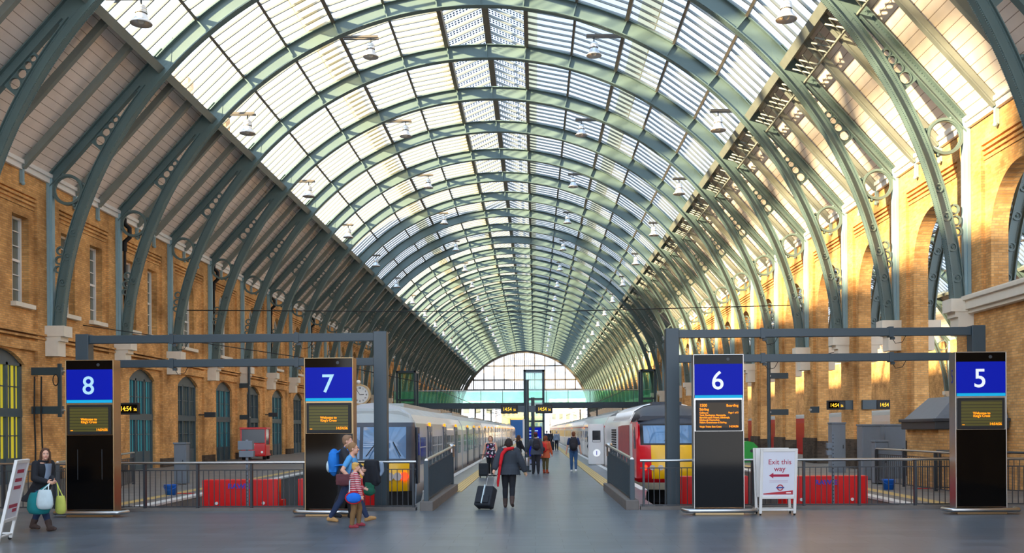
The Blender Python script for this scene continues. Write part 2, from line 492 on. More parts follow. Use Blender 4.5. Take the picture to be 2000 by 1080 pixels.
def X_at(px, d): return (px - 1044.0) * d / F
def Z_at(px, py, d): return EYE + (839.0 - (py + 0.0065 * (px - 1042))) * d / F
def arc(cx, cz, r, a0, a1, n):
    return [(cx + r * cos(R(a0 + (a1 - a0) * i / n)), cz + r * sin(R(a0 + (a1 - a0) * i / n))) for i in range(n + 1)]
# ------------------------------------------------------------------ the train shed
CX, CZ = -2.27, 4.95            # axis of the barrel roof
XL, XR = -18.27, 13.73          # inner faces of the west wall and of the arcade
S0, SP, NB = 31.1, 6.1, 33      # first rib, rib spacing, last rib
Y0, YE = -9.0, S0 + NB * SP     # the shed as built
def rib_y(k): return S0 + SP * k
FRONT = lambda x: 22.65 - 0.035 * x        # line of the railing across the platform ends

# ---- ground
m = MB()
m.prism([(XL - .5, Y0), (30, Y0), (30, FRONT(30)), (-2.9, FRONT(-2.9)), (XL - .5, FRONT(XL))], -0.25, 0.0, 0, 'XY')
struct(m.build('floor', 'floor'))
m = MB()
m.prism([(-3.0, 22.7), (-3.0, 26), (-3.4, 30), (-3.4, 260), (3.4, 260), (3.4, 30), (2.9, 26), (2.9, 22.55)], -1.3, -0.004, 0, 'XY')
m.box(-2.62, -2.2, 29.6, 255, -0.01, 0.012, 1); m.box(2.2, 2.62, 30.6, 255, -0.01, 0.012, 1)
m.box(-3.42, -3.2, 30, 255, -0.05, 0.008, 2); m.box(3.2, 3.42, 30, 255, -0.05, 0.008, 2)
struct(m.build('floor_island_platform', ['floor', 'tactile', 'edge_white']))
def side_platform(name, x0, x1, ex, mats):
    m = MB(); ys = [FRONT(ex) + .05, 60, 150, 260]; zs = [0.0, 0.16, 0.2, 0.2]
    rings = [[V((x0, y, -1.3)), V((x1, y, -1.3)), V((x1, y, z)), V((x0, y, z))] for y, z in zip(ys, zs)]
    m.loft(rings, 0, False)
    s = 1 if ex == x1 else -1
    def band(a, b, mi, e):
        a, b = sorted((a, b))
        m.loft([[V((a, y, z - .05)), V((b, y, z - .05)), V((b, y, z + e)), V((a, y, z + e))] for y, z in zip(ys, zs)], mi, False)
    band(ex + s * .02, ex - s * .30, 1, .008); band(ex - s * .75, ex - s * 1.1, 2, .006)
    struct(m.build(name, mats))
side_platform('floor_west_platform', XL - .3, -9.7, -9.7, ['platform', 'edge_white', 'tactile'])
side_platform('floor_east_platform', 8.9, 17.2, 8.9, ['platform', 'edge_white', 'tactile'])
m = MB(); m.box(-60, 90, 18, 420, -1.6, -1.33)
struct(m.build('floor_track_bed', 'ballast'))
m = MB(); m.box(-9.7, -3.0, 22.55, 22.85, -1.3, -0.02); m.box(2.9, 8.9, 22.35, 22.6, -1.3, -0.02)
struct(m.build('wall_track_end', 'black_wall'))
for name, xs in (('rail_track', (-7.7, -5.15)), ('rail_track', (5.0, 7.5)), ('rail_track', (19.2,))):
    for x in xs:
        t = thing(name, 'pair of steel running rails on dark sleepers ' + {-7.7: 'beside the west platform', -5.15: 'under the grey yellow-nosed train', 5.0: 'under the red-nosed train',
                  7.5: 'beside the east platform', 19.2: 'behind the brick arcade'}[x], 'railway track', (x, 0, -1.33))
        for q in (-.72, .72):
            r = MB(); r.box(q - .07, q + .07, 27.4, 235, 0.08, .11); r.box(q - .035, q + .035, 27.4, 235, .11, .26); r.build('rail', 'steel' if x in (-7.7, 7.5) else 'black_matt', t)
        r = MB()
        for i in range(90): r.box(-1.2, 1.2, 27.6 + i * .7, 27.85 + i * .7, -.02, .09)
        r.build('sleeper_bed', 'black_wall', t)

# ---- west wall: brick, recessed bays, sash windows above, arched doorways below
def arch_hole(y, w, z0, zs, rise, n=12):
    """opening of width w centred on y from z0 to springing zs with a segmental or round head"""
    h = w / 2
    if rise <= 0.01: return [(y - h, z0), (y + h, z0), (y + h, zs), (y - h, zs)]
    r = (h * h + rise * rise) / (2 * rise); c = zs + rise - r
    a = math.degrees(math.asin(min(1, h / r)))
    return [(y - h, z0), (y + h, z0)] + arc(y, c, r, 90 - a, 90 + a, n)
bays = [(k, rib_y(k)) for k in range(-6, NB)]
holes = []; wins = []; doors = []
for k, y in bays:
    mid = y + SP / 2
    if k >= -1:
        if k <= 2:
            for q in (-1.25, 1.25): wins.append((mid + q, 1.15, 6.5, 9.65, 0.0))
        else: wins.append((mid, 1.9, 6.3, 9.2, 0.75))
        doors.append((mid, 3.0, 0.02, 4.3, 0.5))
holes = [arch_hole(*w) for w in wins] + [arch_hole(*d) for d in doors]
m = MB()
WT = 0.55
add_plate(m, [(Y0, -1.3), (YE + 3, -1.3), (YE + 3, 11.6), (Y0, 11.6)], holes, WT, lambda a, b, c: (XL - .12 - WT / 2 + c, a, b))
for k, y in [(k, rib_y(k)) for k in range(-6, NB + 1)]:
    m.box(XL - .2, XL, y - .85, y + .85, -.2, 11.6)                 # pilaster
    m.box(XL - .2, XL + .03, y - .95, y + .95, -.2, 0.55, 1)
for k, y in bays:
    a, b = y + .85, y + SP - .85
    m.box(XL - .2, XL, a, b, 10.45, 11.6)                          # head of the recessed panel, corbelled out in three courses
    for i in range(3): m.box(XL - .2, XL - .02 - .03 * (3 - i) + .03, a - .12 * 0, b, 10.0 + i * .15, 10.09 + i * .15)
    m.box(XL - .2, XL, a, b, 4.85, 5.2)
for z, e in ((5.30, .05), (5.44, .09)): m.box(XL - .2, XL + e, Y0, YE, z, z + .075)
struct(m.build('wall_west', ['brick', 'brick_dark']))
m = MB(); m.box(XL - .1, XL + .12, Y0, YE, 11.22, 11.5); m.box(XL - .1, XL + .2, Y0, YE, 11.42, 11.56)
struct(m.build('trim_west', 'white'))
m = MB(); m.box(XR - .12, XR + .1, Y0, YE, 11.22, 11.5); m.box(XR - .2, XR + .1, Y0, YE, 11.42, 11.56)
struct(m.build('trim_east', 'white'))

MT['pane_dark'] = pm('window_pane', (104, 112, 104), 0.06, var=0.3, scale=0.8, spec=0.8)
MT['pane_teal'] = emit('teal_reflection_pane', (60, 140, 150), 0.16)  # teal glow stands in for sky reflected in the door panes
MT['pane_lit'] = emit('lit_yellow_pane', (190, 176, 50), 0.26)
MT['room'] = pm('dim_interior', (60, 56, 44), 0.9)
def sash(y, w, z0, zs, rise):
    xg = XL - .50
    fr = MB(); t = .09
    def hz(z, a=y - w / 2, b=y + w / 2, e=t): fr.box(xg, xg + .1, a, b, z - e / 2, z + e / 2)
    top = zs + rise
    fr.box(xg, xg + .12, y - w / 2, y - w / 2 + t, z0, zs); fr.box(xg, xg + .12, y + w / 2 - t, y + w / 2, z0, zs)
    hz(z0 + .05); hz((z0 + zs) / 2)
    if rise > .01:
        pts = arch_hole(y, w, z0, zs, rise)[2:]
        for p, q in zip(pts, pts[1:]): fr.beam((xg + .05, p[0], p[1] - .04), (xg + .05, q[0], q[1] - .04), .1, .1)
        hz(zs, e=.05)
    else: hz(zs - .05)
    n = 2 if w < 1.5 else 3
    for i in range(1, n): fr.box(xg + .03, xg + .08, y - w / 2 + i * w / n - .018, y - w / 2 + i * w / n + .018, z0, top - .05)
    for i in range(1, 6):
        if i != 3: fr.box(xg + .03, xg + .08, y - w / 2, y + w / 2, z0 + i * (zs - z0) / 6 - .016, z0 + i * (zs - z0) / 6 + .016)
    return fr
for i, w in enumerate(wins):
    y, ww, z0, zs, rise = w
    root = bpy.data.objects.new('window_%d' % (i + 1), None); COL.objects.link(root); root.location = (XL - .45, y, z0); struct(root)
    off = V((XL - .45, y, z0))
    def sub(mb, name, mat):
        o = mb.build(name, mat, root); o.location = -off; return o
    sub(sash(*w), 'window_frame', 'white')
    g = MB(); g.prism(arch_hole(*w), XL - .49, XL - .47, 0, 'YZ'); sub(g, 'window_pane', 'pane_dark')
    g = MB(); g.box(XL - .4, XL + .08, y - ww / 2 - .12, y + ww / 2 + .12, z0 - .16, z0 - .0); sub(g, 'window_sill', 'stone')
for i, dr in enumerate(doors):
    y, ww, z0, zs, rise = dr
    root = bpy.data.objects.new('door_%d' % (i + 1), None); COL.objects.link(root); root.location = (XL - .35, y, z0); struct(root)
    off = V((XL - .35, y, z0)); xg = XL - .40
    def sub(mb, name, mat):
        o = mb.build(name, mat, root); o.location = -off; return o
    fr = MB(); h = ww / 2
    for q in (-h + .06, -h / 3, h / 3, h - .06): fr.box(xg, xg + .16, y + q - .07, y + q + .07, 0, zs + .05)
    fr.box(xg, xg + .18, y - h, y + h, 2.42, 2.72)
    fr.box(xg, xg + .16, y - h, y + h, zs - .05, zs + .07)
    fr.prism(arch_hole(y, ww, zs, zs + .02, rise), xg, xg + .12, 0, 'YZ')
    fr.box(xg, xg + .1, y - h, y + h, 0, .95)
    for a in range(3):
        ya = y - h + (a + .5) * ww / 3
        for q in (-.16, .16): fr.box(xg + .02, xg + .1, ya + q - .02, ya + q + .02, .95, zs)
        for z in (3.5, 1.75): fr.box(xg + .02, xg + .1, ya - .45, ya + .45, z - .02, z + .02)
    sub(fr, 'door_frame', 'door_teal')
    g = MB(); g.box(xg + .03, xg + .05, y - h, y + h, .9, zs)
    sub(g, 'door_pane', 'pane_lit' if i in (0, 1) else ('pane_teal' if i in (3, 5, 7) else 'pane_dark'))

# ---- east arcade: brick piers and round arches, open to the next span
AT = 0.52
holes = []
for k, y in bays:
    mid = y + SP / 2
    if k >= 0: holes.append(arch_hole(mid, 3.62, -0.6, 7.7, 1.81, 20))
    elif k >= -2: holes.append(arch_hole(mid, 3.62, 5.95, 7.7, 1.81, 20))
m = MB()
add_plate(m, [(Y0, -1.3), (YE + 3, -1.3), (YE + 3, 11.6), (Y0, 11.6)], holes, AT, lambda a, b, c: (XR + .12 + AT / 2 + c, a, b))
for k in range(-6, NB + 1):
    y = rib_y(k)
    m.box(XR, XR + .2, y - .85, y + .85, -.2, 11.6)
    if k >= 0:
        m.box(XR - .04, XR + .3, y - 1.0, y + 1.0, -.2, 1.35, 1)
        m.box(XR + .08, XR + .12 + AT + .03, y - 1.26, y + 1.26, -.2, 1.2, 1)
for k, y in bays:
    a, b = y + .85, y + SP - .85
    m.box(XR, XR + .2, a, b, 10.45, 11.6)
    for i in range(3): m.box(XR + .02 + .03 * (2 - i), XR + .2, a, b, 10.0 + i * .15, 10.09 + i * .15)
m.box(XR + .012, XR + .2, Y0, S0 - .85, -.2, 5.4)
struct(m.build('wall_east', ['brick', 'brick_dark']))
m = MB()
m.box(XR - .28, XR + .3, Y0, S0 + .35, 5.5, 5.95); m.box(XR - .18, XR + .3, Y0, S0 + .35, 5.38, 5.5); m.box(XR - .36, XR + .2, Y0, S0 + .35, 5.78, 5.9)
struct(m.build('trim_cornice', 'stone', bevel=.015))

# ---- roof covering
EA = 48.0                                                   # glazing edge, degrees from the crown
PUR = [48.0, 39.85, 31.65, 23.5, 15.2, 7.0]                  # purlin angles
def pol(r, a): return (r * sin(R(a)), CZ + r * cos(R(a)))    # (dx, z)
GR = 16.32
def roof(cx, y0, y1, tagname, lantern=True, ks=None):
    for sd in (-1, 1):
        nm = 'west' if sd < 0 else 'east'
        m = MB()
        e = pol(16.42, EA); w = (16.05, 11.45)
        m.loft([[V((cx + sd * w[0], y, w[1])), V((cx + sd * e[0], y, e[1])), V((cx + sd * (e[0] + .08), y, e[1] + .1)), V((cx + sd * (w[0] + .15), y, w[1] + .06))] for y in (y0, y1)], 0, False)
        struct(m.build('ceiling_boarding_%s%s' % (nm, tagname), 'lining'))
        m = MB(); p0, p1 = pol(15.75, EA + .4), pol(16.5, EA - .2)
        m.beam((cx + sd * (p0[0] + p1[0]) / 2, y0, (p0[1] + p1[1]) / 2), (cx + sd * (p0[0] + p1[0]) / 2, y1, (p0[1] + p1[1]) / 2), .14, .85, 0, (sd * sin(R(EA)), 0, cos(R(EA))))
        m.beam((cx + sd * pol(15.72, EA)[0], y0, pol(15.72, EA)[1]), (cx + sd * pol(15.72, EA)[0], y1, pol(15.72, EA)[1]), .30, .06, 0, (sd * sin(R(EA)), 0, cos(R(EA))))
        struct(m.build('ceiling_edge_beam_%s%s' % (nm, tagname), 'rafter'))
        for i in range(5):
            a0, a1 = PUR[i], PUR[i + 1]
            q0, q1 = pol(GR, a0), pol(GR, a1)
            g = MB()
            g.add([(cx + sd * q0[0], y0, q0[1]), (cx + sd * q1[0], y0, q1[1]), (cx + sd * q1[0], y1, q1[1]), (cx + sd * q0[0], y1, q0[1])], [(0, 1, 2, 3)], 0)
            nb = int((y1 - y0) / (SP / 9)); st = SP / 9
            up = (sd * sin(R((a0 + a1) / 2)), 0, cos(R((a0 + a1) / 2)))
            base = S0 - math.ceil((S0 - y0) / st) * st + st
            y = base
            while y < y1 - .1:
                g.beam((cx + sd * q0[0], y, q0[1] - .03), (cx + sd * q1[0], y, q1[1] - .03), .06, .09, 1, up); y += st
            if i == 2:      # boarded walkway on the slope
                b0, b1 = pol(GR + .06, 28.0), pol(GR + .06, 25.0)
                g.beam((cx + sd * b0[0], y0, b0[1] + .05), (cx + sd * b0[0], y1, b0[1] + .05), .04, .04, 2)
                g.add([(cx + sd * b0[0], y0, b0[1] + .05), (cx + sd * b1[0], y0, b1[1] + .05), (cx + sd * b1[0], y1, b1[1] + .05), (cx + sd * b0[0], y1, b0[1] + .05)], [(0, 1, 2, 3)], 2)
            if i == 4:
                b0, b1 = pol(GR + .06, 8.9), pol(GR + .06, 7.2)
                g.add([(cx + sd * b0[0], y0, b0[1] + .05), (cx + sd * b1[0], y0, b1[1] + .05), (cx + sd * b1[0], y1, b1[1] + .05), (cx + sd * b0[0], y1, b0[1] + .05)], [(0, 1, 2, 3)], 2)
            struct(g.build('ceiling_glazing_%s_%d%s' % (nm, i + 1, tagname), ['glass', 'bar', 'walkboard']))
            if i:
                m = MB(); p = pol(16.2, a0); big = i in (3,)
                m.beam((cx + sd * p[0], y0, p[1]), (cx + sd * p[0], y1, p[1]), .16 if big else .11, .26 if big else .2, 0, (sd * sin(R(a0)), 0, cos(R(a0))))
                struct(m.build('ceiling_purlin_%s_%d%s' % (nm, i, tagname), 'purlin'))
        # lantern over the crown with solar glazing
        m = MB(); p = pol(16.3, 7.0)
        m.beam((cx + sd * p[0], y0, p[1]), (cx + sd * p[0], y1, p[1]), .2, .4, 0)
        struct(m.build('ceiling_lantern_beam_%s%s' % (nm, tagname), 'purlin'))
        g = MB(); z0, z1 = p[1] + .25, p[1] + 1.15
        g.add([(cx + sd * p[0], y0, z0), (cx, y0, z1), (cx, y1, z1), (cx + sd * p[0], y1, z0)], [(0, 1, 2, 3)], 0)
        y = S0 - math.ceil((S0 - y0) / 1.0166) * 1.0166 + 1.0166
        while y < y1: g.beam((cx + sd * p[0], y, z0 - .04), (cx, y, z1 - .04), .07, .12, 1); y += SP / 6
        struct(g.build('ceiling_lantern_glazing_%s%s' % (nm, tagname), ['pv', 'bar']))
    m = MB(); m.box(cx - .16, cx + .16, y0, y1, pol(16.3, 7)[1] + 1.0, pol(16.3, 7)[1] + 1.25)
    struct(m.build('ceiling_ridge_beam' + tagname, 'purlin'))
roof(CX, Y0, YE, '')
CX2 = XR + .12 + AT + .12 + 16.0
roof(CX2, 12, YE, '_next_span')
m = MB(); m.box(CX2 + 16, CX2 + 16.6, 12, YE, -1.3, 11.6)
struct(m.build('wall_far_east', 'brick'))

# ---- iron ribs
N_ = V((.743, 0, .670)); T_ = V((.670, 0, -.743))          # strut normal and direction (towards the wall)
def sp(t, n): p = N_ * n + T_ * t; return (p.x, CZ + p.z)   # spandrel coordinates to (dx, z)
RI = 15.5
def rib_meshes():
    out = {}
    foot = 86.9
    ang = [-foot + 2 * foot * i / 116 for i in range(117)]
    def strip(mb, r0, r1, w, a0, a1, n, mi=0):
        rg = []
        for i in range(n + 1):
            a = a0 + (a1 - a0) * i / n; p, q = pol(r0, a), pol(r1, a)
            rg.append([V((p[0], -w / 2, p[1])), V((q[0], -w / 2, q[1])), V((q[0], w / 2, q[1])), V((p[0], w / 2, p[1]))])
        mb.loft(rg, mi, False)
    g = MB()
    strip(g, RI, 16.12, .05, -47.2, 47.2, 60)
    strip(g, RI - .03, RI + .01, .36, -47.2, 47.2, 60); strip(g, 16.12, 16.16, .36, -47.2, 47.2, 60)
    for i in range(380):
        a = -47 + 94 * i / 379
        for yy in (-.13, .13):
            p = pol(RI - .035, a); g.cbox((p[0], yy, p[1]), (.03, .03, .03))
    for a in [q for q in PUR[1:]] + [0] + [-q for q in PUR[1:]]:
        p, q = pol(RI + .02, a), pol(16.1, a); g.beam((p[0], 0, p[1]), (q[0], 0, q[1]), .05, .3, 0, (0, 1, 0))
    out['arch_girder'] = g.mesh('arch_girder', 'iron')
    for sd in (-1, 1):
        g = MB()
        a0, a1 = sd * foot, sd * 46.8
        strip(g, RI, 15.84, .06, a0, a1, 40); strip(g, RI - .035, RI + .005, .36, a0, a1, 40); strip(g, 15.82, 15.85, .24, a0, sd * 51, 36)
        # solid head where strut and leg run together
        pts = [pol(RI, EA - .9), pol(RI, 52), sp(1.0, 15.80), sp(1.0, 16.24), sp(-1.2, 16.24)]
        g.prism([(sd * x, z) for x, z in pts], -.038, .038)
        for i in range(180):
            a = a0 + (a1 - a0) * i / 179
            p = pol(RI - .04, a)
            for yy in (-.14, .14): g.cbox((p[0], yy, p[1]), (.035, .035, .035))
            for rr in (15.56, 15.78):
                p = pol(rr, a); g.cbox((p[0], -.035, p[1]), (.03, .02, .03))
        for j, a in enumerate((84.2, 80.6, 77.0, 73.6)):
            p = pol(15.67, sd * a); g.ring((p[0], 0, p[1]), .10, .15, -.075, .05, 16); g.ball((p[0], -.04, p[1]), (.05, .04, .05), 5)
        out['leg_%d' % sd] = g.mesh('leg', 'iron')
        g = MB()
        def bar(t0, t1, n0, n1, w):
            pts = [sp(t0, n0), sp(t1, n0), sp(t1, n1), sp(t0, n1)]; g.prism([(sd * x, z) for x, z in pts], -w / 2, w / 2)
        bar(1.0, 6.35, 15.93, 16.24, .05); bar(-.6, 6.5, 16.20, 16.24, .34); bar(1.0, 6.2, 15.91, 15.94, .26)
        for i in range(48):
            for nn in (15.98, 16.16):
                x, z = sp(1.0 + i * .11, nn); g.cbox((sd * x, -.03, z), (.03, .02, .03))
        out['strut_%d' % sd] = g.mesh('strut', 'iron')
        # pierced plate with holes that dwindle towards the crown
        g = MB(); cs = [(2.55, .10), (2.82, .125), (3.14, .15), (3.52, .18)]
        def mid(t): return (15.93 + sqrt(15.84 ** 2 - t * t)) / 2
        top = [sp(t, 15.95) for t in (1.0, 2, 3, 3.8)]; bot = [sp(t, sqrt(15.84 ** 2 - t * t) - .02) for t in (3.8, 3, 2, 1.0)]
        hl = []
        for t, r in cs:
            c = sp(t, mid(t)); rr = min(r, (15.93 - sqrt(15.84 ** 2 - t * t)) / 2 - .012); hl.append([(c[0] + rr * cos(q * pi / 7), c[1] + rr * sin(q * pi / 7)) for q in range(14)])
        c0, c1 = sp(1.15, mid(1.15)), sp(2.35, mid(2.35))
        hl.append([sp(1.2, 15.915), sp(2.38, 15.915), sp(2.38, sqrt(15.84 ** 2 - 2.38 ** 2) + .015), sp(1.2, sqrt(15.84 ** 2 - 1.2 ** 2) + .015)])
        add_plate(g, top + bot, hl, .04, lambda a, b, c: (sd * a, c, b))
        for t, r in cs:
            c = sp(t, mid(t)); rr = min(r, (15.93 - sqrt(15.84 ** 2 - t * t)) / 2 - .012); g.ring((sd * c[0], 0, c[1]), rr, rr + .02, -.05, .05, 14)
        out['pierced_plate_%d' % sd] = g.mesh('pierced_plate', 'iron')
        g = MB(); c = sp(5.72, 15.36); g.ring((sd * c[0], 0, c[1]), .50, .58, -.09, .09, 36); g.ring((sd * c[0], 0, c[1]), .47, .52, -.05, .05, 36)
        for a in (70, 160, 250, 340): g.ball((sd * (c[0] + .62 * cos(R(a))), 0, c[1] + .62 * sin(R(a))), .07, 5)
        out['ring_%d' % sd] = g.mesh('ring', 'iron')
        g = MB(); g.box(sd * 15.86 - .06, sd * 15.86 + .06, -.1, .1, 5.85, 11.45); g.box(sd * 15.94 - .05, sd * 15.94 + .05, -.17, .17, 5.85, 11.45)
        out['wall_post_%d' % sd] = g.mesh('wall_post', 'iron_pale')
        g = MB()
        for z, r in ((8.0, .13), (8.34, .15), (8.7, .15)): g.ring((sd * (15.80 - .17 - (z - 8) * .14), 0, z), r - .04, r + .02, -.05, .05, 16)
        out['scroll_ring_%d' % sd] = g.mesh('scroll_ring', 'iron')
        g = MB()
        x = lambda a, b: (sd * a - 0, sd * b) if sd > 0 else (sd * b, sd * a)
        for a, z0, z1, w in ((15.28, 5.45, 5.85, .34), (15.42, 5.28, 5.45, .3), (15.52, 4.72, 5.28, .3)):
            x0, x1 = sorted((sd * a, sd * 16.05)); g.box(x0, x1, -w, w, z0, z1)
        out['corbel_%d' % sd] = g.mesh('corbel', 'stone')
    return out
RM = rib_meshes()
PARTN = {'arch_girder': 'arch_girder'}
for key in list(RM):
    PARTN[key] = key if key == 'arch_girder' else key.rsplit('_', 1)[0]
def make_rib(cx, y, label, group, skip=()):
    t = thing('roof_rib', label, 'roof rib', (cx, y, 0), 0, group)
    for key, me in RM.items():
        if key in skip: continue
        o = put(PARTN[key], me, t)
        if key.startswith('corbel'): o['label'] = 'pale stone corbel'; o.modifiers
    return t
rib0 = make_rib(CX, rib_y(-1), 'teal iron roof rib nearest the camera, only its right leg in view', 'iron ribs of the main span')
for k in range(0, NB + 1):
    dup(rib0, (CX, rib_y(k), 0), 0, 'teal iron arched roof rib of the main span, %s from the camera' % ORD[k + 1])
ribn = dup(rib0, (CX2, rib_y(0), 0), 0, 'teal iron rib of the next span seen through the first arcade arch', 'iron ribs of the next span')
for k in range(1, 16):
    dup(ribn, (CX2, rib_y(k), 0), 0, 'teal iron rib of the next span, %s one seen through the arcade' % ORD[k], 'iron ribs of the next span')
# ---- intermediate rafters below the boarding
for sd in (-1, 1):
    e = pol(16.22, EA + .3)
    g = MB(); p, q = V((sd * 16.0, 0, 11.42)), V((sd * e[0], 0, e[1]))
    dn = V((-sd * .72, 0, -.69)) * .1
    g.beam(p + dn, q + dn, .13, .24, 0, (sd * .72, 0, .69)); g.beam(p + dn * 2.1, q + dn * 2.1, .2, .04, 0, (sd * .72, 0, .69))
    me = g.mesh('rafter', 'rafter')
    g = MB(); g.box(sd * 15.93 - .06, sd * 15.93 + .06, -.06, .06, 10.75, 11.4); g.ball((sd * 15.9, 0, 10.75), .08, 5)
    mb = g.mesh('bracket', 'iron_pale')
    nm = 'west' if sd < 0 else 'east'
    for k in range(-1, NB):
        for q in (1, 2):
            t = thing('roof_rafter', 'plain rafter between ribs under the %s boarded slope' % nm, 'rafter', (CX, rib_y(k) + q * SP / 3, 0), 0, 'rafters under the %s boarded slope' % nm)
            put('beam', me, t); put('bracket', mb, t)
    # lattice girder that carries the glazing edge
    if sd > 0:
        g = MB()
        p0, p1 = pol(15.78, EA + 1.1), pol(16.2, EA + 2.3)
        y = S0 - SP
        a, b = V((CX + p0[0] + .02, 0, p0[1] - .1)), V((CX + p1[0] + .05, 0, p1[1] - .45))
        while y < YE - 1:
            for i in range(3):
                ya, yb = y + i * .45 + .15, y + i * .45 + .6
                g.beam(a + V((0, ya, 0)), b + V((0, yb, 0)), .03, .05); g.beam(b + V((0, ya, 0)), a + V((0, yb, 0)), .03, .05)
            y += SP / 3
        g.beam(b + V((0, S0 - SP, 0)), b + V((0, YE, 0)), .06, .08)
        struct(g.build('ceiling_lattice_girder', 'rafter'))

# ---- far end screen
g = MB(); zt = 11.3
g.ring((CX, YE + .5, CZ), 15.0, 15.8, -.2, .2, 96)
for i in range(-6, 7):
    x = i * 2.4; h = sqrt(max(0, 15.3 ** 2 - x * x)) + CZ
    if h > zt + .3: g.box(CX + x - .11, CX + x + .11, YE + .35, YE + .6, zt, h)
for i in range(-30, 31):
    x = i * .48; h = sqrt(max(0, 15.3 ** 2 - x * x)) + CZ
    if h > zt + .3: g.box(CX + x - .025, CX + x + .025, YE + .45, YE + .55, zt, h)
for z in (zt, 13.6, 16.9):
    w = sqrt(15.3 ** 2 - (z - CZ) ** 2); g.box(CX - w, CX + w, YE + .35, YE + .6, z - .14, z + .14)
struct(g.build('window_end_screen', 'purlin'))
g = MB(); pts = [(CX + x, z) for x, z in arc(0, CZ, 15.2, 25, 155, 40)]
g.prism(pts, YE + .48, YE + .52)
struct(g.build('window_end_glass', glass('end_glass', (1, 1, 1), 0.85, (0.95, 0.92, 0.88))))
# ------------------------------------------------------------------ trains
MT['tr_grey'] = pm('train_silver_grey', (184, 188, 192), 0.3, var=0.08, scale=1.5, coat=0.2)
MT['tr_roof'] = pm('train_roof_grey', (176, 180, 176), 0.6, var=0.2, scale=1.0)
MT['tr_door'] = pm('train_door_navy', (28, 46, 74), 0.3, var=0.1, coat=0.2)
MT['tr_glass'] = pm('train_window', (26, 32, 40), 0.08, var=0.2, scale=1, spec=0.4)
MT['tr_screen'] = pm('train_windscreen', (96, 132, 168), 0.05, var=0.35, scale=1.2, spec=0.9)
MT['tr_yellow'] = pm('warning_yellow', (250, 190, 4), 0.35, var=0.05, coat=0.2)
MT['tr_red'] = pm('train_red', (216, 16, 34), 0.3, var=0.06, coat=0.3)
MT['tr_white'] = pm('train_white', (232, 230, 226), 0.32, var=0.05, coat=0.2)
MT['tr_dark'] = pm('train_dark_grey', (58, 64, 74), 0.45, var=0.1)
MT['tr_under'] = pm('train_underframe', (34, 32, 30), 0.8, var=0.4, scale=5)
MT['lens'] = pm('headlamp_lens', (214, 214, 206), 0.1, 0.2)
MT['tail_red'] = emit('tail_lamp_red', (255, 50, 20), 1.2)
MT['lamp_orange'] = emit('door_lamp_orange', (255, 150, 20), .6)
MT['tr_pink'] = pm('faded_red_patch', (176, 62, 58), 0.4, var=0.3, scale=3)
MT['valance'] = pm('buffer_beam_cream', (222, 214, 186), 0.5)

def body_ring(y, hw, prof):
    """cross-section: prof is the half outline from the sole bar to the crown as (fraction of half width, z)"""
    r = [V((-hw * a, y, z)) for a, z in prof]; l = [V((hw * a, y, z)) for a, z in reversed(prof)]
    return r + l
def carriage_mesh(L, hw, prof, bands, mats, name):
    """bands: material index for each profile segment; also flat ends"""
    m = MB(); n = len(prof)
    a, b = body_ring(0, hw, prof), body_ring(L, hw, prof); N = 2 * n
    vs = a + b
    for i in range(N):
        j = (i + 1) % N
        k = i if i < n - 1 else (N - 2 - i if i < N - 1 and i >= n else None)
        mi = bands[k] if k is not None else (bands[-1] if i == n - 1 else 0)
        m.add([vs[i], vs[j], vs[N + j], vs[N + i]], [(0, 1, 2, 3)], mi, False)
    m.add(a, [tuple(range(N))], 0); m.add(b, [tuple(reversed(range(N)))], 0)
    return m.mesh(name, mats)

def nose(prof, hw, taper, curve, region, mats, name, mbase, nu=24):
    """cab front: prof list of (y, z, width factor); curve pushes the sides back; region(u, z, v) picks the material"""
    m = MB(); rows = []
    for (y, z, wf) in prof:
        rows.append([V((hw * wf * u, y + curve * abs(u) ** 3, z)) for u in [-1 + 2 * i / nu for i in range(nu + 1)]])
    for j in range(len(rows) - 1):
        for i in range(nu):
            u = -1 + 2 * (i + .5) / nu; z = (prof[j][1] + prof[j + 1][1]) / 2
            m.add([rows[j][i], rows[j][i + 1], rows[j + 1][i + 1], rows[j + 1][i]], [(0, 1, 2, 3)], region(u, z, j), True)
    # cheeks back to the body
    for s in (0, nu):
        col = [r[s] for r in rows]; back = [V((p.x, mbase, p.z)) for p in col]
        for j in range(len(col) - 1):
            z = (col[j].z + col[j + 1].z) / 2
            m.add([col[j], col[j + 1], back[j + 1], back[j]], [(0, 1, 2, 3)], region(1.0, z, j), True)
    top = rows[-1]; bk = [V((p.x, mbase, p.z)) for p in top]
    for i in range(nu): m.add([top[i], top[i + 1], bk[i + 1], bk[i]], [(0, 1, 2, 3)], region(0, 9, 99), True)
    me = m.mesh(name, mats)
    bm = bmesh.new(); bm.from_mesh(me); bmesh.ops.remove_doubles(bm, verts=bm.verts, dist=.001); bmesh.ops.recalc_face_normals(bm, faces=bm.faces); bm.to_mesh(me); bm.free()
    return me

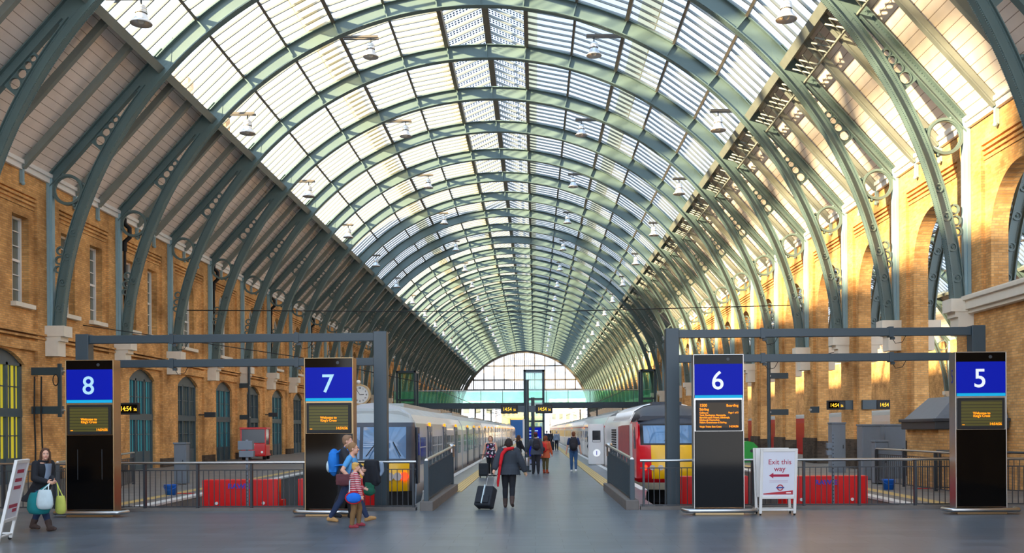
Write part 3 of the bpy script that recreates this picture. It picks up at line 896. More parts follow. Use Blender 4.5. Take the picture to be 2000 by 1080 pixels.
# ---- grey suburban train by the left of the island platform
TX, TW = -5.12, 1.36
P365 = [(.96, -.55), (1.0, .0), (1.0, .55), (.995, 1.85), (.97, 2.08), (.86, 2.36), (.62, 2.58), (.3, 2.70), (.0, 2.74)]
car_me = carriage_mesh(19.6, TW, P365, [0, 0, 0, 0, 1, 2, 2, 2], ['tr_grey', 'tr_white', 'tr_roof'], 'body')
def side_panel(mb, x, y0, y1, z0, z1, e=.02, mi=0):
    s = 1 if x > 0 else -1
    mb.box(min(x - .05 * s, x + e * s), max(x - .05 * s, x + e * s), y0, y1, z0, z1, mi)
door_me = {}; win_me = {}
for s in (-1, 1):
    d = MB(); x = s * TW
    for q in (0, .72): side_panel(d, x, q, q + .66, -.05, 2.0, .025, 0); side_panel(d, x, q + .12, q + .54, .85, 1.8, .03, 1)
    door_me[s] = d.mesh('door', ['tr_door', 'tr_glass'])
    w = MB(); side_panel(w, x, 0, 1.55, .72, 1.62, .012, 0); side_panel(w, x, -.04, 1.59, 1.27, 1.31, .02, 1); win_me[s] = w.mesh('window', ['tr_glass', 'tr_grey'])
under = MB(); under.box(-1.15, 1.15, .4, 19.2, -.95, -.5)
for yy in (2.6, 4.9, 14.7, 17.0):
    for s in (-1, 1): under.cyl((s * .66, yy, -.62), (s * .78, yy, -.62), .42, n=20)
for yy in (3.75, 15.85): under.box(-1.12, 1.12, yy - 1.7, yy + 1.7, -.75, -.4)
und_me = under.mesh('underframe', 'tr_under')
lampm = MB(); side_panel(lampm, TW, 0, .16, 1.98, 2.12, .03); lamp_me = lampm.mesh('door_lamp', 'lamp_orange')
roofm = MB()
roofm.box(-.55, .55, 3, 16.6, 2.6, 2.80)
roof_me = roofm.mesh('roof_box', 'tr_roof')
def suburban(y, label, group, first=False):
    t = thing('train_carriage', label, 'train carriage', (TX, y, 0), 0, group)
    put('body', car_me, t); put('underframe', und_me, t); put('roof_box', roof_me, t)
    for s in (-1, 1):
        for yd in (3.2, 9.1, 15.0):
            put('door', door_me[s], t, (0, yd, 0))
        for yw in (1.0, 5.0, 7.0, 10.9, 12.9, 17.0): put('window', win_me[s], t, (0, yw, 0))
    for yd in (3.85, 9.75, 15.65): put('door_lamp', lamp_me, t, (0, yd, 0))
    return t
def reg365(u, z, v):
    a = abs(u)
    if v == 99 or z > 2.12: return 2
    if z > .86:
        if a < .93 and z < 1.98 and z > .98:
            if .20 < a < .27 or a > .86: return 4
            return 3
        return 6 if z > 2.07 else 4
    if z > -.06: return 1 if a < .95 else 4
    return 5
prof = [(.12, -.75, .9), (.06, -.4, .94), (.05, -.08, .95), (.02, -.04, .95), (.0, .3, .96), (.0, .84, .97), (.02, .88, .97), (.05, .97, .97), (.07, 1.0, .97), (.12, 1.4, .97), (.22, 1.96, .96), (.26, 2.0, .96), (.34, 2.1, .95), (.42, 2.16, .94),
        (.62, 2.34, .85), (1.0, 2.52, .68), (1.6, 2.62, .5)]
YT = 30.6
t = suburban(YT + .9, 'leading carriage of the grey train, with yellow front and blue doors', 'carriages of the grey train', True)
o = put('cab_front', nose(prof, TW, 0, .28, reg365, ['tr_grey', 'tr_yellow', 'tr_roof', 'tr_screen', 'tr_dark', 'tr_under', 'tr_pink'], 'cab_front', 1.0), t, (0, -.9, 0)); o['label'] = 'yellow cab front with wide windscreen'
rings = [body_ring(-.9 + y, TW * w, [(a, min(z, zc)) if z > 2.1 else (a, z) for a, z in P365[3:]]) for y, w, zc in ((.75, .93, 2.48), (1.0, .97, 2.6), (1.7, 1.0, 2.74))]
m = MB(); m.loft(rings, 0); m.build('cab_roof', 'tr_roof', t)
for s in (-1, 1):
    for q, mt, nm in ((.62, 'lens', 'headlamp'), (.86, 'lens', 'headlamp'), (1.06, 'tail_red', 'tail_lamp')):
        m = MB(); yy = -.9 + .28 * (q / TW) ** 3
        m.cyl((s * q, yy - .04, .42), (s * q, yy + .06, .42), .10, n=16); m.ring((s * q, yy, .42), .10, .13, -.05, .05, 18); m.build(nm, mt, t)
m = MB(); m.beam((-.1, -.98, 1.05), (.32, -.9, 1.62), .02, .03); m.build('wiper', 'black_matt', t)
m = MB(); m.beam((.95, -.80, 1.05), (.72, -.84, 1.5), .02, .03); m.build('wiper', 'black_matt', t)
m = MB(); m.box(-.25, .25, -1.25, -.85, -.62, -.25); m.build('coupler', 'tr_under', t)
m = MB(); side_panel(m, TW, .0, .55, .15, 1.95, .03, 0); side_panel(m, TW, .1, .45, 1.05, 1.75, .04, 1); m.build('cab_door', ['tr_dark', 'tr_glass'], t)
for i in range(1, 8): suburban(YT + .9 + i * 20.1, 'grey train carriage with blue doors, %s behind the yellow front' % ORD[i], 'carriages of the grey train')

# ---- red and white intercity train at the right of the island platform
HX, HW = 4.98, 1.36
YH = 34.3
PH = [(.97, -.5), (1.0, .0), (1.0, .9), (1.0, 1.9), (.98, 2.15), (.86, 2.48), (.6, 2.68), (.3, 2.77), (.0, 2.8)]
t = thing('power_car', 'red and white locomotive with yellow nose and dark roof dome', 'locomotive', (HX, YH, 0), 0)
body = MB(); n = len(PH)
put('body', carriage_mesh(13.2, HW, PH, [1, 1, 1, 1, 1, 2, 2, 2], ['tr_red', 'tr_white', 'tr_dark'], 'body'), t, (0, 3.0, 0))
def regH(u, z, v):
    a = abs(u)
    if v == 99 or z > 2.05: return 2
    if z > -.02 and z < .1: return 0
    if z <= -.02: return 5 if z > -.3 else 4
    if 1.26 < z < 2.04 and a < .90: return 3 if (a < .86 and 1.33 < z < 1.98) else 4
    if a < .68 and z > .12: return 1 if not (.42 < z < .62 and False) else 6
    return 0
prof = [(.45, -.75, .84), (.3, -.32, .9), (.2, -.28, .95), (.14, -.03, .97), (.10, .0, .98), (.04, .1, .99), (.0, .14, .99), (.0, .45, 1.0), (.05, .8, 1.0), (.16, 1.22, 1.0), (.19, 1.28, 1.0), (.24, 1.34, 1.0), (.5, 1.7, .99), (.74, 1.97, .98), (.80, 2.03, .97), (.9, 2.1, .96),
        (1.0, 2.15, .95), (1.3, 2.36, .87), (1.75, 2.56, .72), (2.3, 2.70, .5), (2.9, 2.77, .3)]
o = put('cab_front', nose(prof, HW, 0, .42, regH, ['tr_red', 'tr_yellow', 'tr_dark', 'tr_screen', 'black_matt', 'valance', 'tr_dark'], 'cab_front', 3.02), t); o['label'] = 'red and yellow sloping nose'
rings = [body_ring(y, HW * w, [(a, min(z, zc)) for a, z in PH[4:]]) for y, w, zc in ((1.15, .955, 2.32), (1.6, .97, 2.52), (2.2, .99, 2.70), (3.05, 1.0, 2.8))]
m = MB(); m.loft(rings, 0); o = m.build('roof_dome', 'tr_dark', t); o['label'] = 'dark grey roof dome'
m = MB()
for s in (-1, 1): side_panel(m, s * HW, .75, 3.0, .1, 2.1, .012, 0)
m.build('cab_side', 'tr_red', t)
for s in (-1, 1):
    m = MB(); m.prism([(1.05, 1.15), (1.45, 1.12), (1.75, 1.9), (1.35, 1.93)], s * HW - .01, s * HW + s * .03, 0, 'YZ'); m.build('side_window', 'tr_glass', t)
    m = MB(); side_panel(m, s * HW, 2.15, 2.85, .1, 2.05, .02); m.build('cab_door', 'tr_white', t)
    m = MB(); m.prism([(3.3, .55), (5.8, .2), (8.3, .4), (8.3, 1.95), (6.4, 2.0), (3.4, 2.0)], s * HW - .01, s * (HW + .014), 0, 'YZ'); o = m.build('livery_patch', 'tr_pink', t); o['label'] = 'faded red swoosh on the side'
    m = MB()
    for i in range(14): side_panel(m, s * HW, 9.5, 11.8, .35 + i * .11, .41 + i * .11, .03)
    m.build('air_grille', 'black_matt', t)
    m = MB(); cx = .62 * s
    for q in (.60, .88):
        yy = .42 * (q / HW) ** 3
        m.cyl((s * q, yy - .03, .5), (s * q, yy + .1, .5), .095, n=16)
    m.build('headlamp', 'lens', t)
    m = MB(); yy = .42 * (1.1 / HW) ** 3; m.cyl((s * 1.12, yy - .02, .5), (s * 1.12, yy + .1, .5), .09, n=16); m.build('tail_lamp', 'tail_red', t)
m = MB()
for i in range(26):
    y = 3.5 + i * .3
    pts = [(HW * a * q, y, z + .05) for q in (-1, 1) for a, z in (PH[4:] if q < 0 else list(reversed(PH[4:-1])))]
    m.tube(pts, .035, 6)
m.build('roof_grille', 'lamp', t)
m = MB(); m.box(-.55, .55, 2.8, 11.4, 2.74, 2.86); m.build('roof_duct', 'tr_dark', t)
m = MB(); m.box(-1.1, 1.1, 1.2, 16, -.95, -.45)
for yy in (2.6, 5.2, 11.5, 14.0):
    for s in (-1, 1): m.cyl((s * .66, yy, -.62), (s * .78, yy, -.62), .41, n=20)
m.build('underframe', 'tr_under', t)
m = MB(); m.beam((-.5, .3, 1.34), (-.15, .42, 1.72), .02, .03); m.build('wiper', 'black_matt', t)
text('43251', .2, 'number', 'digit_white', t, (.36, .19, -.26), depth=.002)

cw = carriage_mesh(22.4, HW, PH, [1, 1, 0, 0, 0, 2, 2, 2], ['tr_white', 'tr_white', 'tr_roof'], 'body')
wm = {}
for s in (-1, 1):
    w = MB(); side_panel(w, s * HW, 0, 1.15, .95, 1.72, .015); wm[s] = w.mesh('window', 'tr_glass')
rs = MB()
for s in (-1, 1): side_panel(rs, s * HW, .05, 22.3, 1.95, 2.03, .012)
rs_me = rs.mesh('red_stripe', 'tr_red')
u2 = MB(); u2.box(-1.1, 1.1, .5, 22, -.9, -.45); u2_me = u2.mesh('underframe', 'tr_under')
dm = {}
for s in (-1, 1):
    d = MB(); side_panel(d, s * HW, 0, .75, .0, 2.0, .02); side_panel(d, s * HW, .15, .6, 1.0, 1.75, .03, 1); dm[s] = d.mesh('door', ['tr_white', 'tr_glass'])
ln = MB(); side_panel(ln, -HW, 0, .18, 1.86, 2.0, .03); ln_me = ln.mesh('door_lamp', 'lamp_orange')
rt = MB(); 
rt.box(-.5, .5, 2, 19, 2.72, 2.86)
rt_me = rt.mesh('roof_box', 'tr_roof')
YC = YH + 16.6
for i in range(8):
    y = YC + i * 23.0
    c = thing('train_carriage', 'white intercity carriage, %s behind the red locomotive' % ORD[i], 'train carriage', (HX, y, 0), 0, 'white intercity carriages')
    put('body', cw, c); put('underframe', u2_me, c); put('red_stripe', rs_me, c); put('roof_box', rt_me, c)
    for s in (-1, 1):
        for q in (.3, 21.3):
            if not (s == -1 and i == 0 and q < 1): put('door', dm[s], c, (0, q, 0))
        for j in range(9): put('window', wm[s], c, (0, 1.6 + j * 2.15, 0))
    put('door_lamp', ln_me, c, (0, .6, 0)); put('door_lamp', ln_me, c, (0, 20.9, 0))
    if i == 0:
        d = MB(); d.box(-HW - .80, -HW - .02, .32, .39, .02, 2.12); d.box(-HW - .84, -HW - .78, .3, .41, .02, 2.12)
        d.box(-HW - .62, -HW - .2, .3, .4, 1.18, 1.78, 1)
        o = d.build('open_door', ['tr_white', 'tr_glass'], c, bevel=.02); o['label'] = 'white door swung open over the platform'
        e = MB(); e.box(-HW - .60, -HW - .22, .29, .3, 1.2, 1.28); e.build('window_rail', 'tr_white', o)
        e = MB(); e.cyl((-HW - .4, .33, .62), (-HW - .4, .305, .62), .19, n=24); e.build('class_disc', 'digit_white', o)
        text('1', .28, 'class_number', 'rawie_blue', o, (-HW - .4, .30, .52), depth=.003, bold=.006)
        m = MB(); m.box(-HW - .01, -HW + .4, .4, 1.0, .0, 2.0); m.build('doorway', 'black_matt', c)

# ---- train standing beyond the arcade
t = thing('train_carriage', 'red and white carriage standing behind the brick arcade piers', 'train carriage', (19.2, 38.0, 0), 0)
put('body', carriage_mesh(24.5, HW, PH, [0, 0, 0, 0, 0, 2, 2, 2], ['tr_white', 'tr_white', 'tr_roof'], 'body'), t)
put('underframe', u2_me, t)
for j in range(9): put('window', wm[-1], t, (0, 2.2 + j * 2.15, 0))
m = MB(); m.prism([(0, 2.2), (0, 1.0), (3.2, 1.75), (5.5, 2.2)], -HW - .02, -HW - .005, 0, 'YZ'); m.build('red_swoosh', 'tr_red', t)
m = MB(); side_panel(m, -HW, 0, 24, -.1, .06, .02); m.build('red_stripe', 'tr_red', t)
t = thing('train_carriage', 'red suburban cab with yellow end behind the second arcade arch', 'train carriage', (19.2, 64.0, 0), 0)
put('body', carriage_mesh(20, HW, PH, [0, 0, 0, 0, 0, 2, 2, 2], ['tr_red', 'tr_white', 'tr_roof'], 'body'), t)
m = MB(); m.box(-1.25, 1.25, -.06, .02, .0, 1.0); m.build('yellow_end', 'tr_yellow', t)
m = MB(); m.box(-1.1, 1.1, -.07, .02, 1.1, 2.0); m.build('windscreen', 'tr_glass', t)
# ------------------------------------------------------------------ concourse furniture
def KY(x): return 21.27 - 0.036 * x            # line of the number totems
ROT = -0.036
# ---- number totems
def totem(num, px, label, side, lines, big=False):
    x = X_at(px, KY(X_at(px, 21.3))); y = KY(x)
    t = thing('platform_totem', label, 'platform sign', (x, y, 0), ROT)
    W, H, D = 1.035, 3.42, .34; w = W / 2
    m = MB(); m.box(-w, w, .03, D, .16, H)
    m.box(-w - .02, -w, -.01, D, .12, H + .015); m.box(w, w + .02, -.01, D, .12, H + .015); m.box(-w - .02, w + .02, -.01, D, H, H + .02)
    m.build('casing', 'bronze' if num in '87' else 'steel', t, bevel=.006)
    m = MB(); m.box(-w, w, 0, .04, .16, 1.79); o = m.build('lower_glass', 'black', t); o['label'] = 'glossy black lower panel'
    if num == '8':
        for q in (-.27, .27):
            a = MB(); a.box(q - .006, q + .006, -.004, .0, .82, 1.48); a.build('reflector_strip', 'dark_paint', o)
    m = MB(); m.box(-w, w, 0, .04, 3.22, H); o = m.build('top_glass', 'black', t)
    a = MB(); a.cyl((.2, -.012, 3.33), (.2, .01, 3.33), .035, n=14); a.build('camera_lens', 'dark_paint', o)
    m = MB(); m.box(-w, w, 0, .04, 2.50, 2.57); m.build('gap_strip', 'black', t)
    m = MB(); m.box(-w + .01, w - .01, -.006, .04, 2.565, 3.23); o = m.build('number_panel', 'blue_sign', t)
    text(num, .56, 'platform_number', 'digit' if num in '87' else 'digit_white', o, (-.02, -.01, 2.69), bold=.004)
    a = MB(); a.box(-w + .01, w - .01, -.01, .02, 2.50, 2.562); a.build('cyan_strip', 'cyan_sign', o)
    m = MB(); m.box(-w + .03, w - .03, -.03, .03, 1.80, 2.46); o = m.build('display', 'black_matt', t, bevel=.01)
    a = MB(); a.box(-w + .09, w - .09, -.034, -.02, 1.87, 2.40); a.build('led_board', 'led_bg', o)
    yy = -.036
    if big:
        rows = [('1500', 2.315, .085, 'L'), ('Boarding', 2.315, .075, 'R'), ('Stirling', 2.235, .075, 'L'), ('Calling at:', 2.17, .05, 'L'), ('Page 1 of 3', 2.17, .05, 'R'),
                ('York, Darlington, Newcastle,', 2.118, .05, 'L'), ('Berwick-upon-Tweed, Edinburgh,', 2.066, .05, 'L'), ('Edinburgh Haymarket,', 2.014, .05, 'L'),
                ('Falkirk Grahamston & Stirling.', 1.962, .05, 'L'), ('Virgin Trains East Coast', 1.872, .05, 'L'), ('14:54:56', 1.872, .062, 'R')]
        a = MB(); a.box(-w + .088, w - .088, -.0348, -.02, 1.868, 2.402); a.build('led_glow', 'led_dim', o)
        for s, z, sz, al in rows:
            text(s, sz, 'led_text', 'led', o, ((-w + .105) if al == 'L' else (w - .105), yy, z), align='LEFT' if al == 'L' else 'RIGHT', depth=.001, bold=.0012, sx=.95)
    else:
        text('Welcome to', .07, 'led_text', 'led', o, (0, yy, 2.115), depth=.001, bold=.0015)
        text("King's Cross", .07, 'led_text', 'led', o, (0, yy, 2.055), depth=.001, bold=.0015)
        text('...', .08, 'led_text', 'led', o, (-w + .11, yy, 1.89), align='LEFT', depth=.001, bold=.003)
        text('14:54:56', .075, 'led_text', 'led', o, (w - .10, yy, 1.885), align='RIGHT', depth=.001, bold=.0015)
    if num == '5': text('5', .42, 'side_number', 'digit_blue', t, (-w - .021, .16, 2.78), rot=(pi / 2, 0, -pi / 2), depth=.002, sx=.62)
    m = MB(); m.box(-w + .0, w, -.04, D, 0, .13); m.build('plinth', 'bronze', t, bevel=.005)
    m = MB(); y0 = -.16
    m.tube([(-.76, D * .5, .1), (-.76, .0, .1), (-.71, y0 + .02, .1), (-.65, y0, .1), (.65, y0, .1), (.71, y0 + .02, .1), (.76, .0, .1), (.76, D * .5, .1)], .045, 10)
    for q in (-.35, .35): m.cyl((q, y0, .1), (q, -.02, .1), .02)
    m.prism([(-.74, D * .5), (-.74, 0), (-.68, -.1), (.68, -.1), (.74, 0), (.74, D * .5)], .085, .1, 0, 'XY')
    o = m.build('bumper_rail', 'steel', t); o['label'] = 'rounded steel kick rail'
    return t
totem('8', 175, 'tall black sign totem with number 8 on blue at far left', 1, None)
totem('7', 642.5, 'tall black sign totem with number 7 behind the walking family', 1, None)
totem('6', 1404, 'tall black sign totem with number 6 and full orange departure text', -1, None, True)
totem('5', 1916.5, 'tall black sign totem with number 5 at far right', -1, None)

# ---- portal frames over the platform ends
def portal(px0, px1, label, posts):
    y0 = 23.35
    xa, xb = X_at(px0, y0 - .035 * X_at(px0, y0)), X_at(px1, y0 - .035 * X_at(px1, y0))
    fy = lambda x: y0 - .035 * x
    t = thing('portal_frame', label, 'metal frame', (0, 0, 0), 0)
    top = 4.20
    for x in (xa, xb):
        m = MB(); y = fy(x); m.box(x - .155, x + .155, y - .15, y + .15, 0, top); o = m.build('post', 'slate_paint', t, bevel=.01)
        a = MB(); a.box(x - .2, x + .2, y - .2, y + .2, 0, .03); a.build('base_plate', 'slate_paint', o)
    for z0, z1 in ((3.98, 4.17), (3.40, 3.58)):
        m = MB(); m.beam((xa + .15, fy(xa), (z0 + z1) / 2), (xb - .15, fy(xb), (z0 + z1) / 2), .16, z1 - z0); o = m.build('beam', 'slate_paint', t, bevel=.008)
        for q in (.30, .72):
            x = xa + (xb - xa) * q; a = MB(); a.cbox((x, fy(x), (z0 + z1) / 2), (.1, .2, z1 - z0 + .05), 0, (0, 0, ROT)); a.cbox((x + .05, fy(x), z0 - .05), (.09, .08, .06)); a.build('clamp', 'slate_paint', o)
            b = MB(); b.tube([(x + .05, fy(x), z0 - .06), (x + .12, fy(x), z0 - .17), (x + .28, fy(x), z0 - .14), (x + .36, fy(x), z0)], .008, 5); b.build('cable', 'black_matt', o)
    return t
portal(166, 745, 'dark grey portal frame over the left platform ends', 2)
portal(1313, 1908, 'dark grey portal frame over the right platform ends', 2)
# ---- railings
def bar_rail(name, label, P, Q, h, posts, hand='steel', spacing=.125, mid=True, z0=.03, rail_r=.032, kerb=True):
    P, Q = V(P), V(Q); d = (Q - P); L = d.length; u = d.normalized()
    t = thing(name, label, 'railing', P, 0)
    m = MB(); m.cyl((0, 0, h), u * L + V((0, 0, h)), rail_r, n=12); o = m.build('handrail', hand, t); o['label'] = 'round steel handrail' if hand == 'steel' else ''
    if hand != 'steel': del o['label']
    m = MB(); m.beam(V((0, 0, h - .17)), u * L + V((0, 0, h - .17)), .03, .022); m.build('upper_rail', 'dark_paint', t)
    m = MB(); m.beam(V((0, 0, z0 + .07)), u * L + V((0, 0, z0 + .07)), .03, .03); m.build('lower_rail', 'dark_paint', t)
    for s in posts:
        p = u * s; m = MB(); m.beam(p + V((0, 0, z0)), p + V((0, 0, h - .03)), .10, .05, 0, u); m.build('post', 'dark_paint', t)
    m = MB(); k = int(L / spacing)
    for i in range(k): p = u * ((i + .5) * L / k); m.beam(p + V((0, 0, z0 + .07)), p + V((0, 0, h - .17)), .016, .016)
    m.build('bar_infill', 'dark_paint', t)
    if kerb:
        m = MB(); m.beam(V((0, 0, .025)), u * L + V((0, 0, .025)), .26, .09); m.build('kerb', 'concrete', t)
    return t
xs = -12.6
def run(xa, xb, label, posts):
    P = (xa, FRONT(xa) + .13, 0); Q = (xb, FRONT(xb) + .13, 0)
    return bar_rail('railing', label, P, Q, 1.12, [p - xa for p in posts])
run(-12.6, -2.75, 'charcoal bar railing with steel handrail across the left track ends', [-12.5, -11.3, -10.2, -9.12, -7.87, -6.6, -5.35, -4.1, -2.81])
run(2.42, 9.9, 'charcoal bar railing with steel handrail across the right track ends', [2.5, 3.7, 4.98, 6.15, 7.4, 8.66, 9.8])
run(10.0, 13.6, 'charcoal bar railing between totem 5 and the right brick wall', [10.1, 11.3, 12.5, 13.5])
def fin_rail(xa, label, s):
    t = thing('railing', label, 'railing', (xa, 22.75, 0), 0)
    L = 7.0; h0, h1 = 1.16, 1.34
    m = MB(); m.tube([(0, 0, h0), (0, L, h1)], .04, 12); o = m.build('handrail', 'steel', t); o['label'] = 'round steel handrail'
    m = MB(); m.beam((0, 0, h0 - .17), (0, L, h1 - .17), .05, .03); m.build('upper_rail', 'slate_paint', t)
    m = MB(); m.beam((0, 0, .26), (0, L, .3), .05, .04); m.build('lower_rail', 'slate_paint', t)
    for q in range(9):
        y = L * q / 8; h = h0 + (h1 - h0) * q / 8
        m = MB(); m.box(-.03, .03, y - .012, y + .012, h - .17, h - .02); m.build('bracket', 'slate_paint', t)
    m = MB()
    for i in range(52):
        y = (i + .5) * L / 52; h = h0 + (h1 - h0) * y / L; m.box(-.03, .03, y - .012, y + .012, .26, h - .17)
    m.build('bar_infill', 'slate_paint', t)
    for y, h in ((0, h0), (L, h1)):
        m = MB(); m.box(-.055, .055, y - .05, y + .05, 0.0, h - .01); m.build('end_post', 'slate_paint', t, bevel=.008)
    m = MB(); m.ball((0, L, h1 + .02), (.11, .11, .09), 8); m.cyl((0, L, h1 - .3), (0, L, h1), .08); m.build('end_cap', 'steel', t)
    m = MB(); a, b = sorted((s * .16, -s * .14)); m.box(a, b, -.15, L + .25, -.05, .22); m.build('kerb', 'concrete', t, bevel=.02)
    return t
fin_rail(-2.5, 'slate railing with close bars at the left side of the platform entrance', 1)
fin_rail(2.24, 'slate railing with close bars at the right side of the platform entrance', -1)
bar_rail('railing', 'low charcoal railing running back along the west platform past the steel cabinet', (-11.7, 24.2, .02), (-13.6, 33.5, .06), 1.1, [0, 2.4, 4.8, 7.2, 9.4], 'steel', .16, kerb=False)
bar_rail('railing', 'charcoal railing running back along the east platform beside the grey cabinets', (11.3, 25.5, .02), (10.9, 31.5, .05), 1.12, [0, 2, 4, 6], 'steel', .14, kerb=False)
bar_rail('railing', 'charcoal railing along the east platform edge past the brick kiosk', (13.4, 26.2, .02), (11.4, 28.0, .05), 1.12, [0, 1.3, 2.6], 'dark_paint', .14, kerb=False)
# low grey hoop
t = thing('hoop_barrier', 'grey tubular hoop barrier behind the left railing', 'barrier', (-11.0, 25.2, 0.01))
m = MB(); m.tube([(-.3, 0, 0), (-.3, 0, .9), (-.25, 0, 1.05), (-.1, 0, 1.13), (.1, 0, 1.13), (.25, 0, 1.05), (.3, 0, .9), (.3, 0, 0)], .03, 10); m.build('hoop', 'steel', t)
m = MB(); m.cyl((-.3, 0, .5), (.3, 0, .5), .02); m.build('cross_bar', 'steel', t)

# ---- buffer stops
def buffer(x, y, w, label, sign):
    t = thing('buffer_stop', label, 'buffer stop', (x, y, -1.0))
    m = MB(); m.box(-w / 2, w / 2, 0, .35, .55, 1.62); o = m.build('face', 'red_paint', t, bevel=.015)
    m = MB(); m.box(-w / 2 + .25, -w / 2 + .42, .1, 1.8, -.2, 1.0); m.box(w / 2 - .42, w / 2 - .25, .1, 1.8, -.2, 1.0)
    for q in (-1, 1): m.beam((q * .6, 1.9, 0), (q * .6, .3, 1.4), .12, .14)
    m.build('strut_frame', 'red_paint', t)
    for q in (-.68, .68):
        m = MB(); m.cyl((q * w / 2.2, -.02, 1.02), (q * w / 2.2, .0, 1.02), .04, n=14); m.build('bolt', 'white', t)
    if sign: text('RAWIE', .17, 'maker_lettering', 'rawie_blue', o, (-.02, -.006, 1.40), depth=.003, bold=.006, sx=1.1)
    return t
buffer(-7.53, 25.2, 1.93, 'red buffer stop with blue lettering at the empty left track', True)
buffer(-5.1, 25.4, 2.0, 'red buffer stop in front of the grey yellow-nosed train', False)
buffer(4.62, 25.4, 1.75, 'red buffer stop in front of the red-nosed train behind totem 6', False)
buffer(7.45, 25.2, 2.1, 'red buffer stop with blue lettering at the empty right track', True)
# perforated steel posts standing at the track ends
def perf(x, y, h, label, z=-.9):
    t = thing('perforated_post', label, 'post', (x, y, z)); m = MB(); m.box(-.03, .03, -.02, .02, 0, h + .9)
    m.build('upright', 'cab_grey', t)
    m = MB()
    for i in range(int(h / .09)): m.cyl((0, -.022, .95 + i * .09), (0, -.018, .95 + i * .09), .014, n=6)
    m.build('slot_row', 'black_matt', t)
    return t
t = perf(-7.05, 24.2, 1.65, 'perforated steel post with grey junction box before the left red buffer')
m = MB(); m.box(-.2, .16, -.1, .06, 2.3, 2.52); m.box(-.18, .18, -.08, .05, 2.12, 2.28); m.build('junction_box', 'cab_grey', t, bevel=.01)
t = perf(7.25, 24.0, 1.75, 'perforated steel post with small boxes before the right red buffer')
m = MB(); m.box(-.16, -.04, -.08, .05, 2.25, 2.38); m.box(-.16, -.04, -.08, .05, 2.08, 2.2); m.build('junction_box', 'cab_grey', t, bevel=.01)

# ---- poster board on legs, and the one cut off at the left edge
MT['poster'] = pm('poster_paper', (226, 228, 236), 0.4, var=0.02)
MT['crimson'] = pm('crimson_print', (178, 30, 66), 0.5, var=0.02)
MT['faint'] = pm('faint_print', (206, 176, 194), 0.5, var=0.02)
MT['tfl_red'] = pm('roundel_red', (190, 50, 60), 0.5, var=0.02)
MT['tfl_blue'] = pm('roundel_blue', (60, 80, 150), 0.5, var=0.02)
def aboard(x, y, rz, label, front=True, lean=8):
    t = thing('a_board', label, 'sign board', (x, y, 0), rz)
    tilt = M4.Rotation(R(lean), 4, 'X')
    def T(p): return tuple(tilt @ V(p))
    def bx(m, *a): return m.box(*a, 0, tilt)
    w = .36
    fr = MB()
    for s in (-1, 1): bx(fr, s * w - .03, s * w + .03, -.03, .02, .04, 1.43)
    bx(fr, -w, w, -.03, .02, 1.37, 1.43); bx(fr, -w, w, -.03, .02, .36, .42); bx(fr, -w, w, -.02, .01, .10, .13)
    o = fr.build('front_frame', 'white', t, bevel=.006)
    bk = MB(); b2 = M4.Translation((0, .40, 0)) @ M4.Rotation(R(-8), 4, 'X')
    for s in (-1, 1): bk.box(s * w - .028, s * w + .028, -.02, .02, .04, 1.43, 0, b2)
    bk.box(-w, w, -.02, .02, .10, .13, 0, b2); bk.box(-w, w, -.02, .02, .36, 1.43, 0, b2); bk.build('rear_frame', 'white', t, bevel=.006)
    for s in (-1, 1):
        f = MB(); f.beam(T((s * w, 0, .12)), (s * w, .37, .12), .02, .03); f.build('side_stay', 'white', t)
        for yy in (0, .385):
            f = MB(); f.cyl((s * w - .015, yy, .032), (s * w + .015, yy, .032), .03, n=12); f.build('wheel', 'rubber', t)
    p = MB(); bx(p, -w + .03, w - .03, -.018, 0, .42, 1.37); po = p.build('poster', 'poster', t)
    def place(name, mb, mat): return mb.build(name, mat, po)
    if front:
        for s, z, sz in (('Exit this', 1.10, .15), ('way', .955, .15)):
            e = text(s, sz, 'poster_text', 'crimson', po, T((.02, -.020, z)), rot=(pi / 2 - R(-8) * -1 * -1, 0, 0), depth=.001, bold=.001)
            e.rotation_euler = (pi / 2 + R(8), 0, 0)
        q = MB(); q.prism([(-.20, .86), (-.11, .92), (-.11, .885), (.22, .885), (.22, .835), (-.11, .835), (-.11, .80)], -.0215, -.018, 0, 'XZ', tilt); place('arrow', q, 'crimson')
        q = MB()
        for z in (.75, .735, .705): bx(q, -.19, .2, -.02, -.0185, z, z + .006)
        place('small_print', q, 'faint')
        q = MB(); q.ring((.04, -.02, .60), .045, .068, -.002, .002, 28); q.v = [T(v) for v in q.v]; place('roundel_ring', q, 'tfl_red')
        q = MB(); bx(q, -.045, .125, -.024, -.02, .586, .614); place('roundel_bar', q, 'tfl_blue')
        q = MB(); q.prism([(-w + .05, .475), (-w + .05, .452), (w - .05, .452), (w - .05, .54)], -.0215, -.018, 0, 'XZ', tilt); place('red_band', q, 'tfl_red')
        q = MB(); bx(q, .17, .27, -.0235, -.0215, .48, .495); place('band_print', q, 'digit_white')
    else:
        for z, a, b in ((1.2, -.2, .2), (1.05, -.22, .18), (.92, -.2, .2), (.6, -.25, .25), (.52, .0, .25)):
            q = MB(); bx(q, a, b, -.021, -.018, z, z + .06); place('poster_print', q, 'crimson')
    return t
ax = X_at(1510, 21.2)
aboard(X_at(1516, 21.0), 20.95, -.02, 'white board reading Exit this way beside totem 6')
aboard(-9.02, 16.75, 1.80, 'white wheeled poster board cut off by the left edge', False, 12)

